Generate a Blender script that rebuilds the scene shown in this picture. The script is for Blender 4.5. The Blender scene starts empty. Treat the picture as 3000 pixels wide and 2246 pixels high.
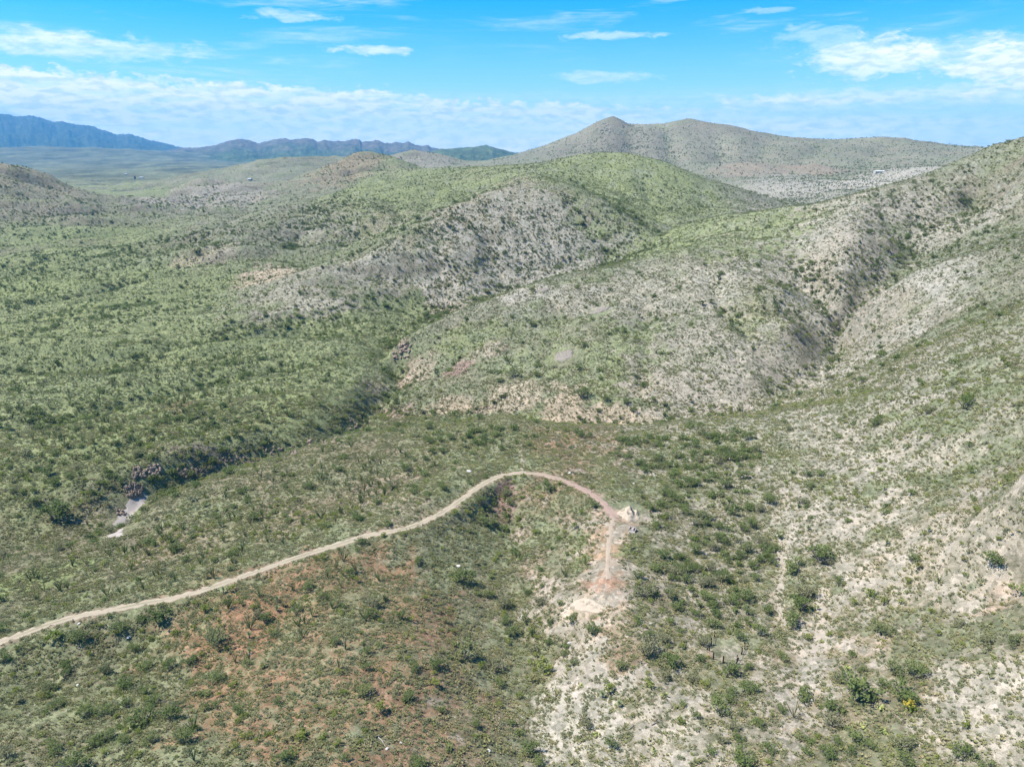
import bpy, math, random
import numpy as np
from math import radians as R

# ------------------------------------------------------------------ scene, camera, sky, sun, exposure
scene = bpy.context.scene
scene.render.engine = 'CYCLES'
scene.cycles.use_denoising = True
scene.cycles.max_bounces = 4
scene.cycles.diffuse_bounces = 2
scene.cycles.glossy_bounces = 1
scene.cycles.transmission_bounces = 2
scene.cycles.transparent_max_bounces = 4
scene.cycles.volume_bounces = 0
scene.cycles.sample_clamp_indirect = 6.0
scene.view_settings.view_transform = 'Standard'
scene.view_settings.look = 'None'
scene.view_settings.exposure = 1.55
scene.view_settings.gamma = 1.0
scene.view_settings.use_curve_mapping = False

FPX = 2103.0            # focal length in photograph pixels (3000 wide)
PITCH = R(18.2)
CAMZ = 100.0
cam_d = bpy.data.cameras.new('camera')
cam = bpy.data.objects.new('camera', cam_d)
scene.collection.objects.link(cam)
cam.location = (0, 0, CAMZ)
cam.rotation_euler = (math.pi / 2 - PITCH, 0, 0)
cam_d.sensor_fit = 'HORIZONTAL'
cam_d.sensor_width = 36.0
cam_d.lens = 36.0 * FPX / 3000.0
cam_d.clip_start = 1.0
cam_d.clip_end = 60000.0
scene.camera = cam

SUN_EL = R(58)
SUN_AZ = R(-92)          # measured from +Y (view direction) towards +X: sun high on the left
sun_dir = (math.sin(SUN_AZ) * math.cos(SUN_EL), math.cos(SUN_AZ) * math.cos(SUN_EL), math.sin(SUN_EL))
sd = bpy.data.lights.new('sun', 'SUN')
sd.energy = 3.4
sd.angle = R(0.53)
sd.color = (1.0, 0.93, 0.82)
sun = bpy.data.objects.new('sun', sd)
scene.collection.objects.link(sun)
from mathutils import Vector
sun.rotation_euler = Vector(sun_dir).to_track_quat('Z', 'Y').to_euler()

class NT:
    """small node-tree writer"""
    def __init__(s, tree):
        s.t = tree; s.t.nodes.clear()
    def n(s, typ, ins=None, **props):
        nd = s.t.nodes.new(typ)
        for k, v in props.items(): setattr(nd, k, v)
        for k, v in (ins or {}).items():
            sock = nd.inputs[k]
            if isinstance(v, bpy.types.NodeSocket): s.t.links.new(v, sock)
            elif hasattr(v, 'outputs'): s.t.links.new(v.outputs[0], sock)
            else: sock.default_value = v
        return nd
    def math(s, op, a, b=0.0, c=None, clamp=False):
        ins = {0: a, 1: b}
        if c is not None: ins[2] = c
        return s.n('ShaderNodeMath', ins, operation=op, use_clamp=clamp).outputs[0]
    def mix(s, f, a, b, mode='MIX'):
        nd = s.n('ShaderNodeMix', data_type='RGBA', blend_type=mode)
        for i, v in ((0, f), (6, a), (7, b)):
            if isinstance(v, bpy.types.NodeSocket): s.t.links.new(v, nd.inputs[i])
            else: nd.inputs[i].default_value = v if i == 0 else (tuple(v) + (1,))[:4]
        return nd.outputs[2]
    def ss(s, x, lo, hi):
        return s.n('ShaderNodeMapRange', {0: x, 1: lo, 2: hi}, interpolation_type='SMOOTHSTEP').outputs[0]
    def noise(s, vec, scale, detail=4, rough=0.55, dist=0.0):
        return s.n('ShaderNodeTexNoise', {'Vector': vec, 'Scale': scale, 'Detail': detail, 'Roughness': rough, 'Distortion': dist}).outputs[0]

# ------------------------------------------------------------------ sky with clouds (directions only: works for every viewpoint)
world = bpy.data.worlds.new('World'); scene.world = world; world.use_nodes = True
w = NT(world.node_tree)
sky = w.n('ShaderNodeTexSky', sky_type='NISHITA', sun_disc=False, sun_elevation=SUN_EL, sun_rotation=SUN_AZ,
          altitude=1300.0, air_density=1.0, dust_density=0.6, ozone_density=2.2)
tc = w.n('ShaderNodeTexCoord')
sep = w.n('ShaderNodeSeparateXYZ', {0: tc.outputs['Generated']})
X, Y, Z = sep.outputs
el = w.math('MULTIPLY', w.math('ARCSINE', Z), 57.2958)
az = w.math('MULTIPLY', w.math('ARCTAN2', X, Y), 57.2958)
elp = w.math('MAXIMUM', el, 0.0)
# deep saturated blue higher up, paler and less saturated near the horizon (as the air does)
up = w.ss(elp, 0.0, 11.5)
tint = w.mix(up, (0.86, 0.98, 1.0), (0.0, 0.74, 1.18))
skyc = w.mix(1.0, sky.outputs[0], tint, 'MULTIPLY')
def cv(sx, sy, ox=0.0, oy=0.0):
    return w.n('ShaderNodeCombineXYZ', {0: w.math('MULTIPLY_ADD', az, sx, ox), 1: w.math('MULTIPLY_ADD', el, sy, oy), 2: 0.0}).outputs[0]
# long horizontal streaks of cirrus
n_st = w.noise(cv(0.055, 0.55), 1.0, 6, 0.6, 0.6)
n_st2 = w.noise(cv(0.16, 1.6, 7.0, 3.0), 1.0, 6, 0.62, 0.9)
n_big = w.noise(cv(0.035, 0.12, 11.0, 5.0), 1.0, 3, 0.5)
streak = w.math('MULTIPLY', w.ss(w.math('MULTIPLY_ADD', n_st2, 0.45, w.math('MULTIPLY', n_st, 0.75)), 0.58, 0.88), w.ss(n_big, 0.36, 0.60))
# puffy band low over the horizon, ragged on top, thinning into veils below
n_pf = w.noise(cv(0.95, 1.9, 2.0, 9.0), 1.0, 8, 0.62, 0.15)
n_pg = w.noise(cv(0.075, 0.2, 3.0, 1.0), 1.0, 3, 0.5)
slope = w.math('MULTIPLY_ADD', az, -0.047, 3.45)                # top of the band, sinking to the right
slope = w.math('MAXIMUM', w.math('MINIMUM', slope, 5.3), 2.4)
top = w.math('ADD', w.math('MULTIPLY_ADD', w.math('SUBTRACT', n_pf, 0.5), 2.4, slope), w.math('MULTIPLY', w.math('SUBTRACT', n_pg, 0.5), 1.6))
band = w.math('MULTIPLY', w.ss(w.math('SUBTRACT', top, el), -0.05, 0.42), w.ss(el, 0.6, 2.4))
n_in = w.noise(cv(0.30, 1.9, 4.0, 1.0), 1.0, 8, 0.62, 0.4)
band = w.math('MULTIPLY', band, w.math('MULTIPLY_ADD', w.ss(n_in, 0.38, 0.56), 0.46, 0.56))
fade_r = w.math('SUBTRACT', 1.0, w.math('MULTIPLY', w.ss(az, 8.0, 22.0), 0.7))
band = w.math('MULTIPLY', band, fade_r)
n_lo = w.noise(cv(0.07, 1.5, 14.0, 2.0), 1.0, 6, 0.6, 0.4)
low = w.math('MULTIPLY', w.math('SUBTRACT', 1.0, w.ss(el, 1.2, 4.6)), w.math('MULTIPLY_ADD', w.ss(n_lo, 0.36, 0.66), 0.55, 0.34))
# single wispy clouds: azimuth, elevation, half-widths (degrees), strength
wn1 = w.math('SUBTRACT', w.noise(cv(0.42, 1.1, 1.3, 2.2), 1.0, 8, 0.66, 0.5), 0.5)
wn2 = w.math('SUBTRACT', w.noise(cv(0.42, 1.1, 8.3, 4.2), 1.0, 8, 0.66, 0.5), 0.5)
tot = w.math('ADD', w.math('MULTIPLY', streak, 0.62), w.math('MAXIMUM', band, low))
for qx, qy, qw, qh, st in ((2560, 172, 125, 42, 1.0), (2420, 108, 110, 26, 0.42), (2690, 150, 80, 24, 0.32), (2940, 190, 115, 42, 1.25), (2880, 122, 90, 18, 0.38), (2560, 280, 330, 15, 0.6), (2330, 302, 150, 16, 0.5), (1085, 148, 120, 9, 0.8),
                           (870, 52, 85, 9, 0.5), (790, 34, 40, 8, 0.35), (1780, 106, 130, 9, 0.55), (2260, 30, 60, 6, 0.35), (1770, 226, 115, 13, 0.5), (270, 140, 190, 26, 0.5), (80, 104, 140, 18, 0.4), (55, 284, 60, 15, 0.8), (160, 326, 42, 15, 0.8), (352, 357, 36, 12, 0.75), (300, 330, 60, 18, 0.35), (650, 250, 60, 10, 0.4)):
    xq = (qx - 1500) / 2103.0; yq = (1123 - qy) / 2103.0                     # bearing and height of each cloud
    dyq = math.cos(PITCH) + yq * math.sin(PITCH); dzq = -math.sin(PITCH) + yq * math.cos(PITCH)
    a0 = math.degrees(math.atan2(xq, dyq)); e0 = math.degrees(math.atan2(dzq, math.hypot(xq, dyq))); wa = qw / 2103.0 * 50; we = qh / 2103.0 * 50
    da = w.math('DIVIDE', w.math('ADD', w.math('SUBTRACT', az, a0), w.math('MULTIPLY', wn1, wa * 4.5)), wa)
    de = w.math('DIVIDE', w.math('ADD', w.math('SUBTRACT', el, e0), w.math('MULTIPLY', wn2, we * 4.5)), we)
    d2 = w.math('ADD', w.math('MULTIPLY', da, da), w.math('MULTIPLY', de, de))
    tot = w.math('MULTIPLY_ADD', w.math('SUBTRACT', 1.0, w.ss(d2, 0.0, 2.6)), st * 0.78, tot)
cov = w.math('MINIMUM', tot, 0.97)
n_cl = w.noise(cv(0.8, 2.6, 5.0, 6.0), 1.0, 6, 0.6, 0.3)
skyc = w.mix(cov, skyc, w.mix(w.ss(n_cl, 0.36, 0.58), (5.0, 5.75, 6.5), (7.3, 7.4, 7.5)))  # grey-blue to white by noise: cloud shading put into the colour
bg = w.n('ShaderNodeBackground', {0: skyc, 1: 0.066})
w.n('ShaderNodeOutputWorld', {0: bg})

# ------------------------------------------------------------------ projection helpers
SP, CP = math.sin(PITCH), math.cos(PITCH)
def ray(px, py):
    """direction of a photograph pixel as azimuth and vertical tangent"""
    px = np.asarray(px, float); py = np.asarray(py, float)
    xc = (px - 1500) / FPX; yc = (1123 - py) / FPX
    dx = xc; dy = CP + yc * SP; dz = -SP + yc * CP
    return np.arctan2(dx, dy), dz / np.hypot(dx, dy), dx, dy, dz
def project(x, y, z):
    z = z - CAMZ
    f = y * CP - z * SP; u = y * SP + z * CP
    f = np.maximum(f, 1e-3)
    return 1500 + FPX * x / f, 1123 - FPX * u / f

# ------------------------------------------------------------------ value noise toolkit
def _h(ix, iy, s):
    n = (ix.astype(np.int64) * 374761393 + iy.astype(np.int64) * 668265263 + s * 974634777) & 0x7fffffff
    n = ((n ^ (n >> 13)) * 1274126177) & 0x7fffffff
    return ((n ^ (n >> 16)) & 0xffff) / 65535.0
def perlin(x, y, s=0):
    x = np.asarray(x, float); y = np.asarray(y, float)
    xi = np.floor(x); yi = np.floor(y); fx = x - xi; fy = y - yi
    out = 0
    u = fx * fx * fx * (fx * (fx * 6 - 15) + 10); v = fy * fy * fy * (fy * (fy * 6 - 15) + 10)
    for ax, wx in ((0, 1 - u), (1, u)):
        for ay, wy in ((0, 1 - v), (1, v)):
            a = _h(xi + ax, yi + ay, s) * 6.283185
            out = out + wx * wy * (np.cos(a) * (fx - ax) + np.sin(a) * (fy - ay))
    return out * 1.5
def fbm(x, y, s=0, o=4, g=0.5):
    t = 0; a = 1.0
    for i in range(o):
        t = t + a * perlin(x, y, s + i * 17); a *= g; x = x * 2.03; y = y * 2.03
    return t
def ridged(x, y, s=0, o=4, g=0.5):
    t = 0; a = 1.0
    for i in range(o):
        t = t + a * (1 - np.abs(perlin(x, y, s + i * 17)) * 2.0); a *= g; x = x * 2.03; y = y * 2.03
    return t
def sst(x, a, b):
    t = np.clip((x - a) / (b - a), 0, 1); return t * t * (3 - 2 * t)

# ------------------------------------------------------------------ terrain: surveyed spot heights, then relief
SPOT = []   # azimuth, ln(range), height above datum
def by_h(px, py, h):            # spot on the ground of known height below the camera
    a, t, *_ = ray(px, py); SPOT.append((float(a), math.log(h / float(t)), h))
def by_d(px, py, dist):         # spot at a known forward distance
    a, t, dx, dy, dz = ray(px, py); r = dist / math.cos(float(a)); SPOT.append((float(a), math.log(r), float(t) * r))
def line(f, *pts, n=3):
    for (a, b) in zip(pts[:-1], pts[1:]):
        for k in range(n):
            q = k / n; f(*[a[i] * (1 - q) + b[i] * q for i in range(3)])
    f(*pts[-1])
def xyh(x, y, h): SPOT.append((math.atan2(x, y), math.log(math.hypot(x, y)), h))

# near edge and foreground
for p in ((-600, 2246, -94), (0, 2246, -92), (500, 2246, -90.5), (1000, 2246, -89.5), (1300, 2246, -92), (1570, 2246, -97.5), (1800, 2246, -94), (2200, 2246, -91.5),
          (2600, 2246, -88), (3000, 2246, -84), (3500, 2246, -78), (1000, 2700, -92), (2000, 2700, -93), (0, 2700, -95), (3000, 2700, -86), (1500, 3600, -96), (-500, 3600, -98), (3500, 3600, -90)): by_h(*p)
line(by_h, (-400, 1990, -97), (0, 1880, -96), (300, 1790, -95), (600, 1730, -94.5), (900, 1640, -94), (1200, 1550, -94), (1350, 1470, -94.5), (1420, 1410, -95), (1500, 1385, -95), (1600, 1392, -95), (1700, 1430, -94.5), (1780, 1480, -94), (1800, 1520, -94))
line(by_h, (1790, 1560, -94), (1770, 1680, -94), (1790, 1800, -94.5), (1880, 1950, -94.5))
line(by_h, (1430, 1450, -98.5), (1470, 1560, -101), (1480, 1700, -102.5), (1530, 1850, -102.5), (1560, 2000, -101), (1580, 2120, -99))
for p in ((1000, 1750, -93.5), (1150, 1650, -96), (1250, 1750, -97), (700, 1850, -95.5), (1000, 1950, -91.5), (1250, 1950, -94.5), (400, 1900, -98.5), (300, 2050, -97), (100, 2000, -99), (600, 2050, -94.5), (800, 2100, -92),
          (1650, 1650, -98.5), (1680, 1850, -98), (1650, 2000, -98), (1700, 1760, -95.5), (1800, 2080, -95.5),
          (2100, 1400, -95.5), (2050, 1600, -96.5), (2050, 1800, -96.5), (2000, 2000, -95.5), (2300, 1900, -94.5), (2280, 1700, -95.5), (2400, 1820, -94.5), (2270, 1520, -95), (2250, 1350, -94),
          (2500, 1500, -88), (2700, 1700, -86), (2600, 1900, -89), (3000, 1700, -77), (3000, 1950, -80), (3400, 1700, -66), (2800, 1400, -76), (3000, 1400, -67), (3400, 1400, -52), (2500, 1300, -86), (2600, 1150, -76), (3000, 1150, -58.5), (3400, 1150, -42),
          (2900, 1000, -60), (3000, 900, -52), (3400, 900, -26), (2700, 1020, -74), (2800, 2100, -86)): by_h(*p)
# far rim of the road spur, then the canyon behind it
line(by_h, (-400, 1720, -102), (0, 1640, -101.5), (330, 1592, -101), (480, 1460, -102), (700, 1372, -103), (1000, 1275, -103.5), (1272, 1240, -102), (1408, 1228, -100.5), (1475, 1214, -99.2), (1543, 1230, -100), (1679, 1245, -101), (1906, 1245, -102), (2040, 1225, -101))
line(by_h, (150, 1760, -98.5), (500, 1640, -98.5), (900, 1500, -98), (1250, 1380, -98), (1450, 1300, -97.5), (1800, 1330, -97.5))
line(by_h, (-500, 1680, -117), (0, 1612, -116.5), (250, 1590, -117), (330, 1575, -117.5), (370, 1520, -117), (400, 1455, -116), (520, 1395, -115.5), (680, 1345, -115.5), (950, 1290, -116), (1060, 1230, -116), (1100, 1170, -115), (1170, 1130, -114), (1160, 1080, -113), (1130, 1010, -112), (1200, 965, -111), (1290, 915, -110.5), n=4)
line(by_h, (-400, 1450, -111), (0, 1440, -110), (200, 1410, -109), (330, 1392, -110), (450, 1355, -110), (620, 1305, -110), (900, 1215, -109.5), (1030, 1140, -108.5), (1060, 1050, -108.5), (1080, 960, -109.5), (1200, 905, -109))
# far bank of the side wash, terrace above it
line(by_h, (1130, 1205, -118.5), (1300, 1205, -116.5), (1500, 1222, -115), (1650, 1237, -114), (1800, 1240, -113.5), (1940, 1236, -112), (2080, 1210, -109.5), (2204, 1192, -107.5), (2394, 1100, -103), (2460, 1040, -100.5), (2455, 990, -97.5))
line(by_h, (1200, 1150, -113), (1350, 1150, -110.5), (1500, 1165, -109.5), (1650, 1190, -109.5), (1800, 1197, -109.5), (1930, 1190, -108.5))
for p in ((1500, 1080, 340), (1650, 1040, 342), (1700, 1120, 318), (1850, 1120, 312), (2000, 1100, 313), (2000, 1000, 342), (1850, 1000, 345), (2000, 900, 385), (1850, 900, 388), (1700, 950, 370), (1550, 960, 378), (1400, 1030, 358), (1300, 1050, 362),
          (2200, 1000, 338), (2200, 1100, 310), (2200, 900, 375), (2200, 800, 420), (2300, 850, 395), (2320, 950, 350), (1700, 870, 405), (2100, 760, 445), (1230, 1020, 372), (2000, 800, 432), (1850, 830, 425)): by_d(*p)
# spur crest running down from the saddle to the canyon
line(by_d, (2000, 722, 470), (1838, 777, 455), (1702, 799, 445), (1543, 835, 430), (1430, 881, 415), (1317, 926, 400), (1226, 967, 388), (1150, 1000, 378))
line(by_d, (1300, 905, 505), (1400, 872, 525), (1500, 846, 545), (1700, 793, 575), (1838, 766, 590), (1950, 697, 612), (1945, 684, 660))
# right-hand canyon branches and the spurs between
line(by_h, (2455, 990, -94), (2421, 917, -86), (2398, 849, -77.5), (2340, 760, -66), (2300, 700, -57))
line(by_h, (2455, 985, -94), (2540, 890, -82), (2611, 817, -72.5), (2656, 727, -60), (2725, 659, -48), (2860, 614, -40))
line(by_d, (2489, 1048, 330), (2602, 975, 325), (2750, 895, 318), (3000, 790, 305), (3300, 690, 300))
line(by_d, (2500, 925, 360), (2543, 882, 362), (2679, 797, 364), (2860, 733, 366), (3000, 683, 368), (3300, 590, 372))
line(by_d, (2465, 890, 382), (2460, 790, 408), (2480, 690, 446), (2520, 610, 490), (2600, 545, 535))
for p in ((2800, 560, 505), (3000, 500, 480), (3000, 600, 430), (2700, 600, 500), (2400, 640, 520), (2250, 700, 500), (2150, 690, 510), (2600, 700, 446)): by_d(*p)
# skyline ridge on the right
line(by_d, (3700, 250, 500), (3300, 330, 510), (3150, 360, 520), (3000, 402, 530), (2924, 424, 535), (2822, 465, 542), (2720, 507, 548), (2517, 565, 556), (2381, 601, 562), (2266, 614, 572), (2144, 630, 590), (1975, 668, 618))
for x, y, h in ((250, 700, -82), (330, 680, -75), (430, 720, -60), (560, 720, -50), (700, 720, -40), (800, 1000, -30), (520, 1000, -90), (650, 1150, -85), (900, 1300, -45)): xyh(x, y, h)
# grey rocky ridge in the middle with its valley foot
line(by_d, (1559, 508, 740), (1635, 535, 715), (1771, 597, 680), (1852, 650, 655), (1934, 686, 640))
line(by_d, (1559, 508, 740), (1450, 560, 700), (1356, 597, 660), (1250, 655, 615), (1153, 705, 580), (1050, 765, 545), (949, 814, 515), (850, 850, 500))
for p in ((1500, 650, 640), (1600, 640, 655), (1650, 720, 612), (1500, 750, 592), (1350, 720, 585), (1350, 820, 540), (1200, 800, 540), (1100, 850, 508), (1750, 690, 630)): by_d(*p)
# next ridge to its left
line(by_d, (1500, 500, 930), (1350, 520, 980), (1180, 545, 940), (1000, 600, 860), (850, 655, 790), (680, 700, 730), (560, 730, 695))
line(by_d, (1450, 548, 890), (1400, 572, 875), (1250, 638, 785), (1150, 690, 722), (1000, 752, 660), (850, 805, 600))
# hill spur further left and the cone hill
line(by_d, (1180, 500, 1450), (1000, 540, 1450), (850, 560, 1450), (678, 535, 1500), (590, 529, 1500), (542, 542, 1480), (440, 605, 1380))
line(by_d, (1150, 530, 1300), (1000, 575, 1230), (800, 620, 1130), (560, 650, 1050))
line(by_d, (1080, 445, 1650), (1120, 455, 1650), (1220, 490, 1600), n=2)
line(by_d, (1080, 445, 1650), (1040, 452, 1650), (970, 488, 1600), (910, 515, 1560), n=2)
by_d(1080, 500, 1560)
for x, y, h in ((-480, 1950, -100), (-250, 1950, -85), (-520, 1700, -112)): xyh(x, y, h)
# green hill
line(by_d, (1602, 488, 950), (1703, 454, 970), (1771, 444, 980), (1852, 447, 980), (1940, 468, 960), (2008, 502, 940), (2076, 535, 915), (2144, 569, 890), (2266, 610, 850))
for p in ((1800, 540, 880), (1700, 540, 870), (1900, 600, 810), (1940, 650, 730), (2050, 610, 810), (2150, 625, 770)): by_d(*p)
line(xyh, (0, 1400, -95), (150, 1400, -105), (400, 1450, -105), n=2)
line(by_d, (1300, 495, 1400), (1450, 498, 1300), (1540, 494, 1200))
# basin, knolls
for p in ((2191, 468, 1900), (2160, 475, 1900), (2230, 475, 1890), (2381, 481, 1850), (2340, 487, 1850), (2430, 490, 1830)): by_d(*p)
for p in ((2250, 590, 1300), (2350, 580, 1330), (2080, 512, 1800), (2290, 508, 1780), (2480, 530, 1500), (2600, 520, 1480), (2700, 490, 1500), (2575, 505, 1720), (2450, 560, 1300), (2200, 540, 1500), (2250, 485, 2100), (2450, 490, 2000)): by_d(*p)
# big mountain on the right
line(by_d, (1380, 490, 2500), (1500, 461, 2500), (1602, 434, 2550), (1676, 410, 2600), (1724, 380, 2650), (1771, 352, 2680), (1798, 340, 2700), (1825, 354, 2700), (1852, 376, 2680), (1880, 372, 2680), (1947, 376, 2680), (1975, 356, 2700), (2022, 347, 2700),
     (2076, 359, 2680), (2144, 369, 2650), (2212, 386, 2600), (2259, 403, 2550), (2381, 412, 2500), (2463, 414, 2450), (2517, 407, 2450), (2598, 401, 2450), (2652, 405, 2420), (2720, 420, 2400), (2876, 432, 2350), (3200, 430, 2300), n=2)
for p in ((1880, 470, 2150), (1720, 450, 2200), (1600, 470, 2200), (2050, 440, 2250), (2000, 490, 1950), (2300, 450, 2250), (2500, 450, 2150), (2700, 460, 2050), (1950, 420, 2420), (1800, 400, 2500), (1700, 430, 2400), (2150, 420, 2400)): by_d(*p)
for x, y, h in ((400, 3400, -60), (1200, 3300, -70), (2200, 3000, -60), (0, 3200, -110), (700, 4500, -110), (2500, 4500, -110)): xyh(x, y, h)
# low hills behind the plain
line(by_d, (712, 481, 2350), (766, 468, 2350), (847, 461, 2400), (929, 461, 2400), (963, 477, 2300))
line(by_d, (1110, 478, 2250), (1139, 461, 2250), (1220, 441, 2300), (1288, 451, 2300), (1342, 478, 2250))
line(by_d, (-150, 480, 1250), (0, 481, 1300), (60, 488, 1300), (102, 502, 1300), (169, 538, 1280), (230, 560, 1250))
# plain on the left
for p in ((-400, 1350, -105), (0, 1300, -107), (0, 1150, -109.5), (-400, 1100, -110), (0, 1000, -112), (300, 1200, -108), (300, 1050, -111), (600, 1150, -109), (600, 1000, -110.5), (850, 1080, -109.5), (900, 950, -110.5), (-400, 850, -116), (0, 850, -117), (300, 850, -115.5), (600, 850, -113), (0, 720, -121), (300, 720, -118.5), (-500, 700, -122), (0, 640, -125), (300, 630, -123),
          (100, 590, -128), (350, 580, -127), (-300, 560, -130), (250, 540, -131), (450, 545, -131), (650, 500, -133), (300, 500, -133), (0, 515, -135), (-300, 510, -135)): by_h(*p)
line(by_d, (-600, 434, 7600), (0, 435, 7600), (200, 436, 7600), (340, 440, 7600), (440, 452, 7600), (560, 468, 7600), (900, 478, 7000), (1200, 480, 7000), (1600, 480, 7000), n=2)
for x, y, h in ((-5000, 5200, -140), (-2500, 5000, -140), (-800, 4500, -138), (-2000, 3500, -136), (-600, 3200, -132), (-4500, 9000, -20), (-3000, 9000, -100), (-1500, 9000, -150), (500, 7500, -165), (3500, 7500, -165), (0, 9000, -170)): xyh(x, y, h)

S = np.array(SPOT)
def solve(S, lam=0.0002):
    c = S[:, :2]
    d = np.hypot(c[:, None, 0] - c[None, :, 0], c[:, None, 1] - c[None, :, 1])
    n = len(S)
    A = np.zeros((n + 3, n + 3)); A[:n, :n] = -d - np.eye(n) * lam * -1
    A[:n, n] = 1; A[:n, n + 1:] = c; A[n, :n] = 1; A[n + 1:, :n] = c.T
    b = np.zeros(n + 3); b[:n] = S[:, 2]
    return np.linalg.lstsq(A, b, rcond=None)[0]
WT = solve(S)
U0, U1, V0, V1 = R(-58), R(58), math.log(42), math.log(9800)
NU, NV = 560, 1360
us = np.linspace(U0, U1, NU); vs = np.linspace(V0, V1, NV)
cu = np.linspace(U0, U1, NU // 2); cvv = np.linspace(V0, V1, NV // 2)
CU, CV = np.meshgrid(cu, cvv)
def spread_rbf(S, WT, CU, CV):
    h = WT[len(S)] + WT[len(S) + 1] * CU + WT[len(S) + 2] * CV
    for i in range(len(S)): h -= WT[i] * np.sqrt((CU - S[i, 0]) ** 2 + (CV - S[i, 1]) ** 2)
    return h
Hc = spread_rbf(S, WT, CU, CV)
def blur(a, n=1):
    for _ in range(n):
        p = np.pad(a, ((1, 1), (0, 0)), 'edge'); a = (p[:-2] + 2 * p[1:-1] + p[2:]) / 4
        p = np.pad(a, ((0, 0), (1, 1)), 'edge'); a = (p[:, :-2] + 2 * p[:, 1:-1] + p[:, 2:]) / 4
    return a
def bilin(a, x0, x1, y0, y1, x, y):
    ny, nx = a.shape
    fx = np.clip((x - x0) / (x1 - x0) * (nx - 1), 0, nx - 1.001); fy = np.clip((y - y0) / (y1 - y0) * (ny - 1), 0, ny - 1.001)
    ix = fx.astype(int); iy = fy.astype(int); fx = fx - ix; fy = fy - iy
    return (a[iy, ix] * (1 - fx) + a[iy, ix + 1] * fx) * (1 - fy) + (a[iy + 1, ix] * (1 - fx) + a[iy + 1, ix + 1] * fx) * fy
UU, VV = np.meshgrid(us, vs)
H = blur(bilin(Hc, U0, U1, V0, V1, UU, VV), 1) + CAMZ
RR = np.exp(VV); GX = RR * np.sin(UU); GY = RR * np.cos(UU)
# relief: hillside rills, low parallel fans on the plain, small bumps
hill = sst(H, -18, 12) * sst(RR, 180, 330)
plain = (1 - sst(GX + 0.12 * (GY - 600), -120, 40)) * sst(GY, 230, 330)
H = H + plain * sst(RR, 250, 500) * (ridged((GX * 0.25 + GY * 0.15) / 90, (GY - GX * 0.22) / 75, 5, 3) - 0.75) * (7.0 + 3.0 * sst(RR, 600, 1500))
amp = np.clip(RR / 500, 0.25, 5)
WX = GX + 30 * fbm(GX / 160, GY / 160, 61, 3); WY = GY + 30 * fbm(GX / 160, GY / 160, 65, 3)
H = H + hill * (1 - ridged(WX / 120, WY / 120, 21, 3, 0.38)) * 5.0 * np.clip(RR / 600, 0.5, 1.0) * (1 - 0.55 * sst(RR, 900, 1500))
H = H + sst(RR, 1100, 1900) * (1 - ridged((GX + 3 * (WX - GX)) / 380, (GY + 3 * (WY - GY)) / 380, 41, 3, 0.35)) * 4.5 * sst(H, -40, 30)
H = H + sst(RR, 3000, 5000) * (1 - ridged(GX / 900, GY / 900, 51, 5)) * 14.0 * (1 - sst(GX, -2600, -1500))
H = H + fbm(GX / 14, GY / 14, 3, 4) * 0.55 + fbm(GX / 3.1, GY / 3.1, 9, 3) * 0.10 * (1 - sst(RR, 200, 500))
H = H + fbm(GX / 60, GY / 60, 13, 3) * 1.0 * sst(RR, 150, 500)

# keep the surveyed heights: take the long waves of the added relief out again at the spots
RS = S.copy(); RS[:, 2] = (bilin(H, U0, U1, V0, V1, S[:, 0], S[:, 1]) - CAMZ) - S[:, 2]
k3 = (slice(None, None, 2), slice(None, None, 2))
Rc = spread_rbf(RS, solve(RS, 0.0015), UU[k3], VV[k3])
H = H - bilin(Rc, UU[k3][0, 0], UU[k3][0, -1], VV[k3][0, 0], VV[k3][-1, 0], UU, VV)
def height(x, y):
    return bilin(H, U0, U1, V0, V1, np.arctan2(x, y), np.log(np.maximum(np.hypot(x, y), 43)))
def ground(px, py):
    """where the line of sight through photograph pixels meets the terrain"""
    px = np.atleast_1d(np.asarray(px, float)); py = np.atleast_1d(np.asarray(py, float))
    a, t, *_ = ray(px, py)
    r = np.exp(vs)
    X = np.sin(a); Y = np.cos(a); res = np.zeros((len(px), 3))
    for i in range(len(px)):
        h = bilin(H, U0, U1, V0, V1, np.full(NV, a[i]), vs)
        d = h - (CAMZ + r * t[i])
        k = np.argmax(d >= 0)
        if d[k] < 0 or k == 0: rr = r[-1] if d[k] < 0 else r[0]
        else:
            q = d[k - 1] / (d[k - 1] - d[k]); rr = r[k - 1] + q * (r[k] - r[k - 1])
        res[i] = (rr * X[i], rr * Y[i], CAMZ + rr * t[i])
    return res

def link(name, me, mats=(), parent=None, **props):
    o = bpy.data.objects.new(name, me); scene.collection.objects.link(o)
    for m in (mats if isinstance(mats, (list, tuple)) else (mats,)): me.materials.append(m)
    if parent is not None: o.parent = parent
    for k, v in props.items(): o[k] = v
    return o
def mesh_np(name, verts, faces, smooth=True):
    me = bpy.data.meshes.new(name)
    verts = np.asarray(verts, np.float32); faces = np.asarray(faces, np.int32)
    me.vertices.add(len(verts)); me.vertices.foreach_set('co', verts.ravel())
    k = faces.shape[1]
    me.loops.add(faces.size); me.loops.foreach_set('vertex_index', faces.ravel())
    me.polygons.add(len(faces)); me.polygons.foreach_set('loop_start', np.arange(0, faces.size, k, dtype=np.int32))
    me.polygons.foreach_set('loop_total', np.full(len(faces), k, np.int32))
    me.update(calc_edges=True)
    me.polygons.foreach_set('use_smooth', np.full(len(faces), smooth))
    return me
def grid_faces(nv, nu):
    i = np.arange(nv * nu).reshape(nv, nu)
    return np.stack([i[:-1, :-1], i[:-1, 1:], i[1:, 1:], i[1:, :-1]], -1).reshape(-1, 4)
def newmat(name):
    m = bpy.data.materials.new(name); m.use_nodes = True
    return m, NT(m.node_tree)
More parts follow.
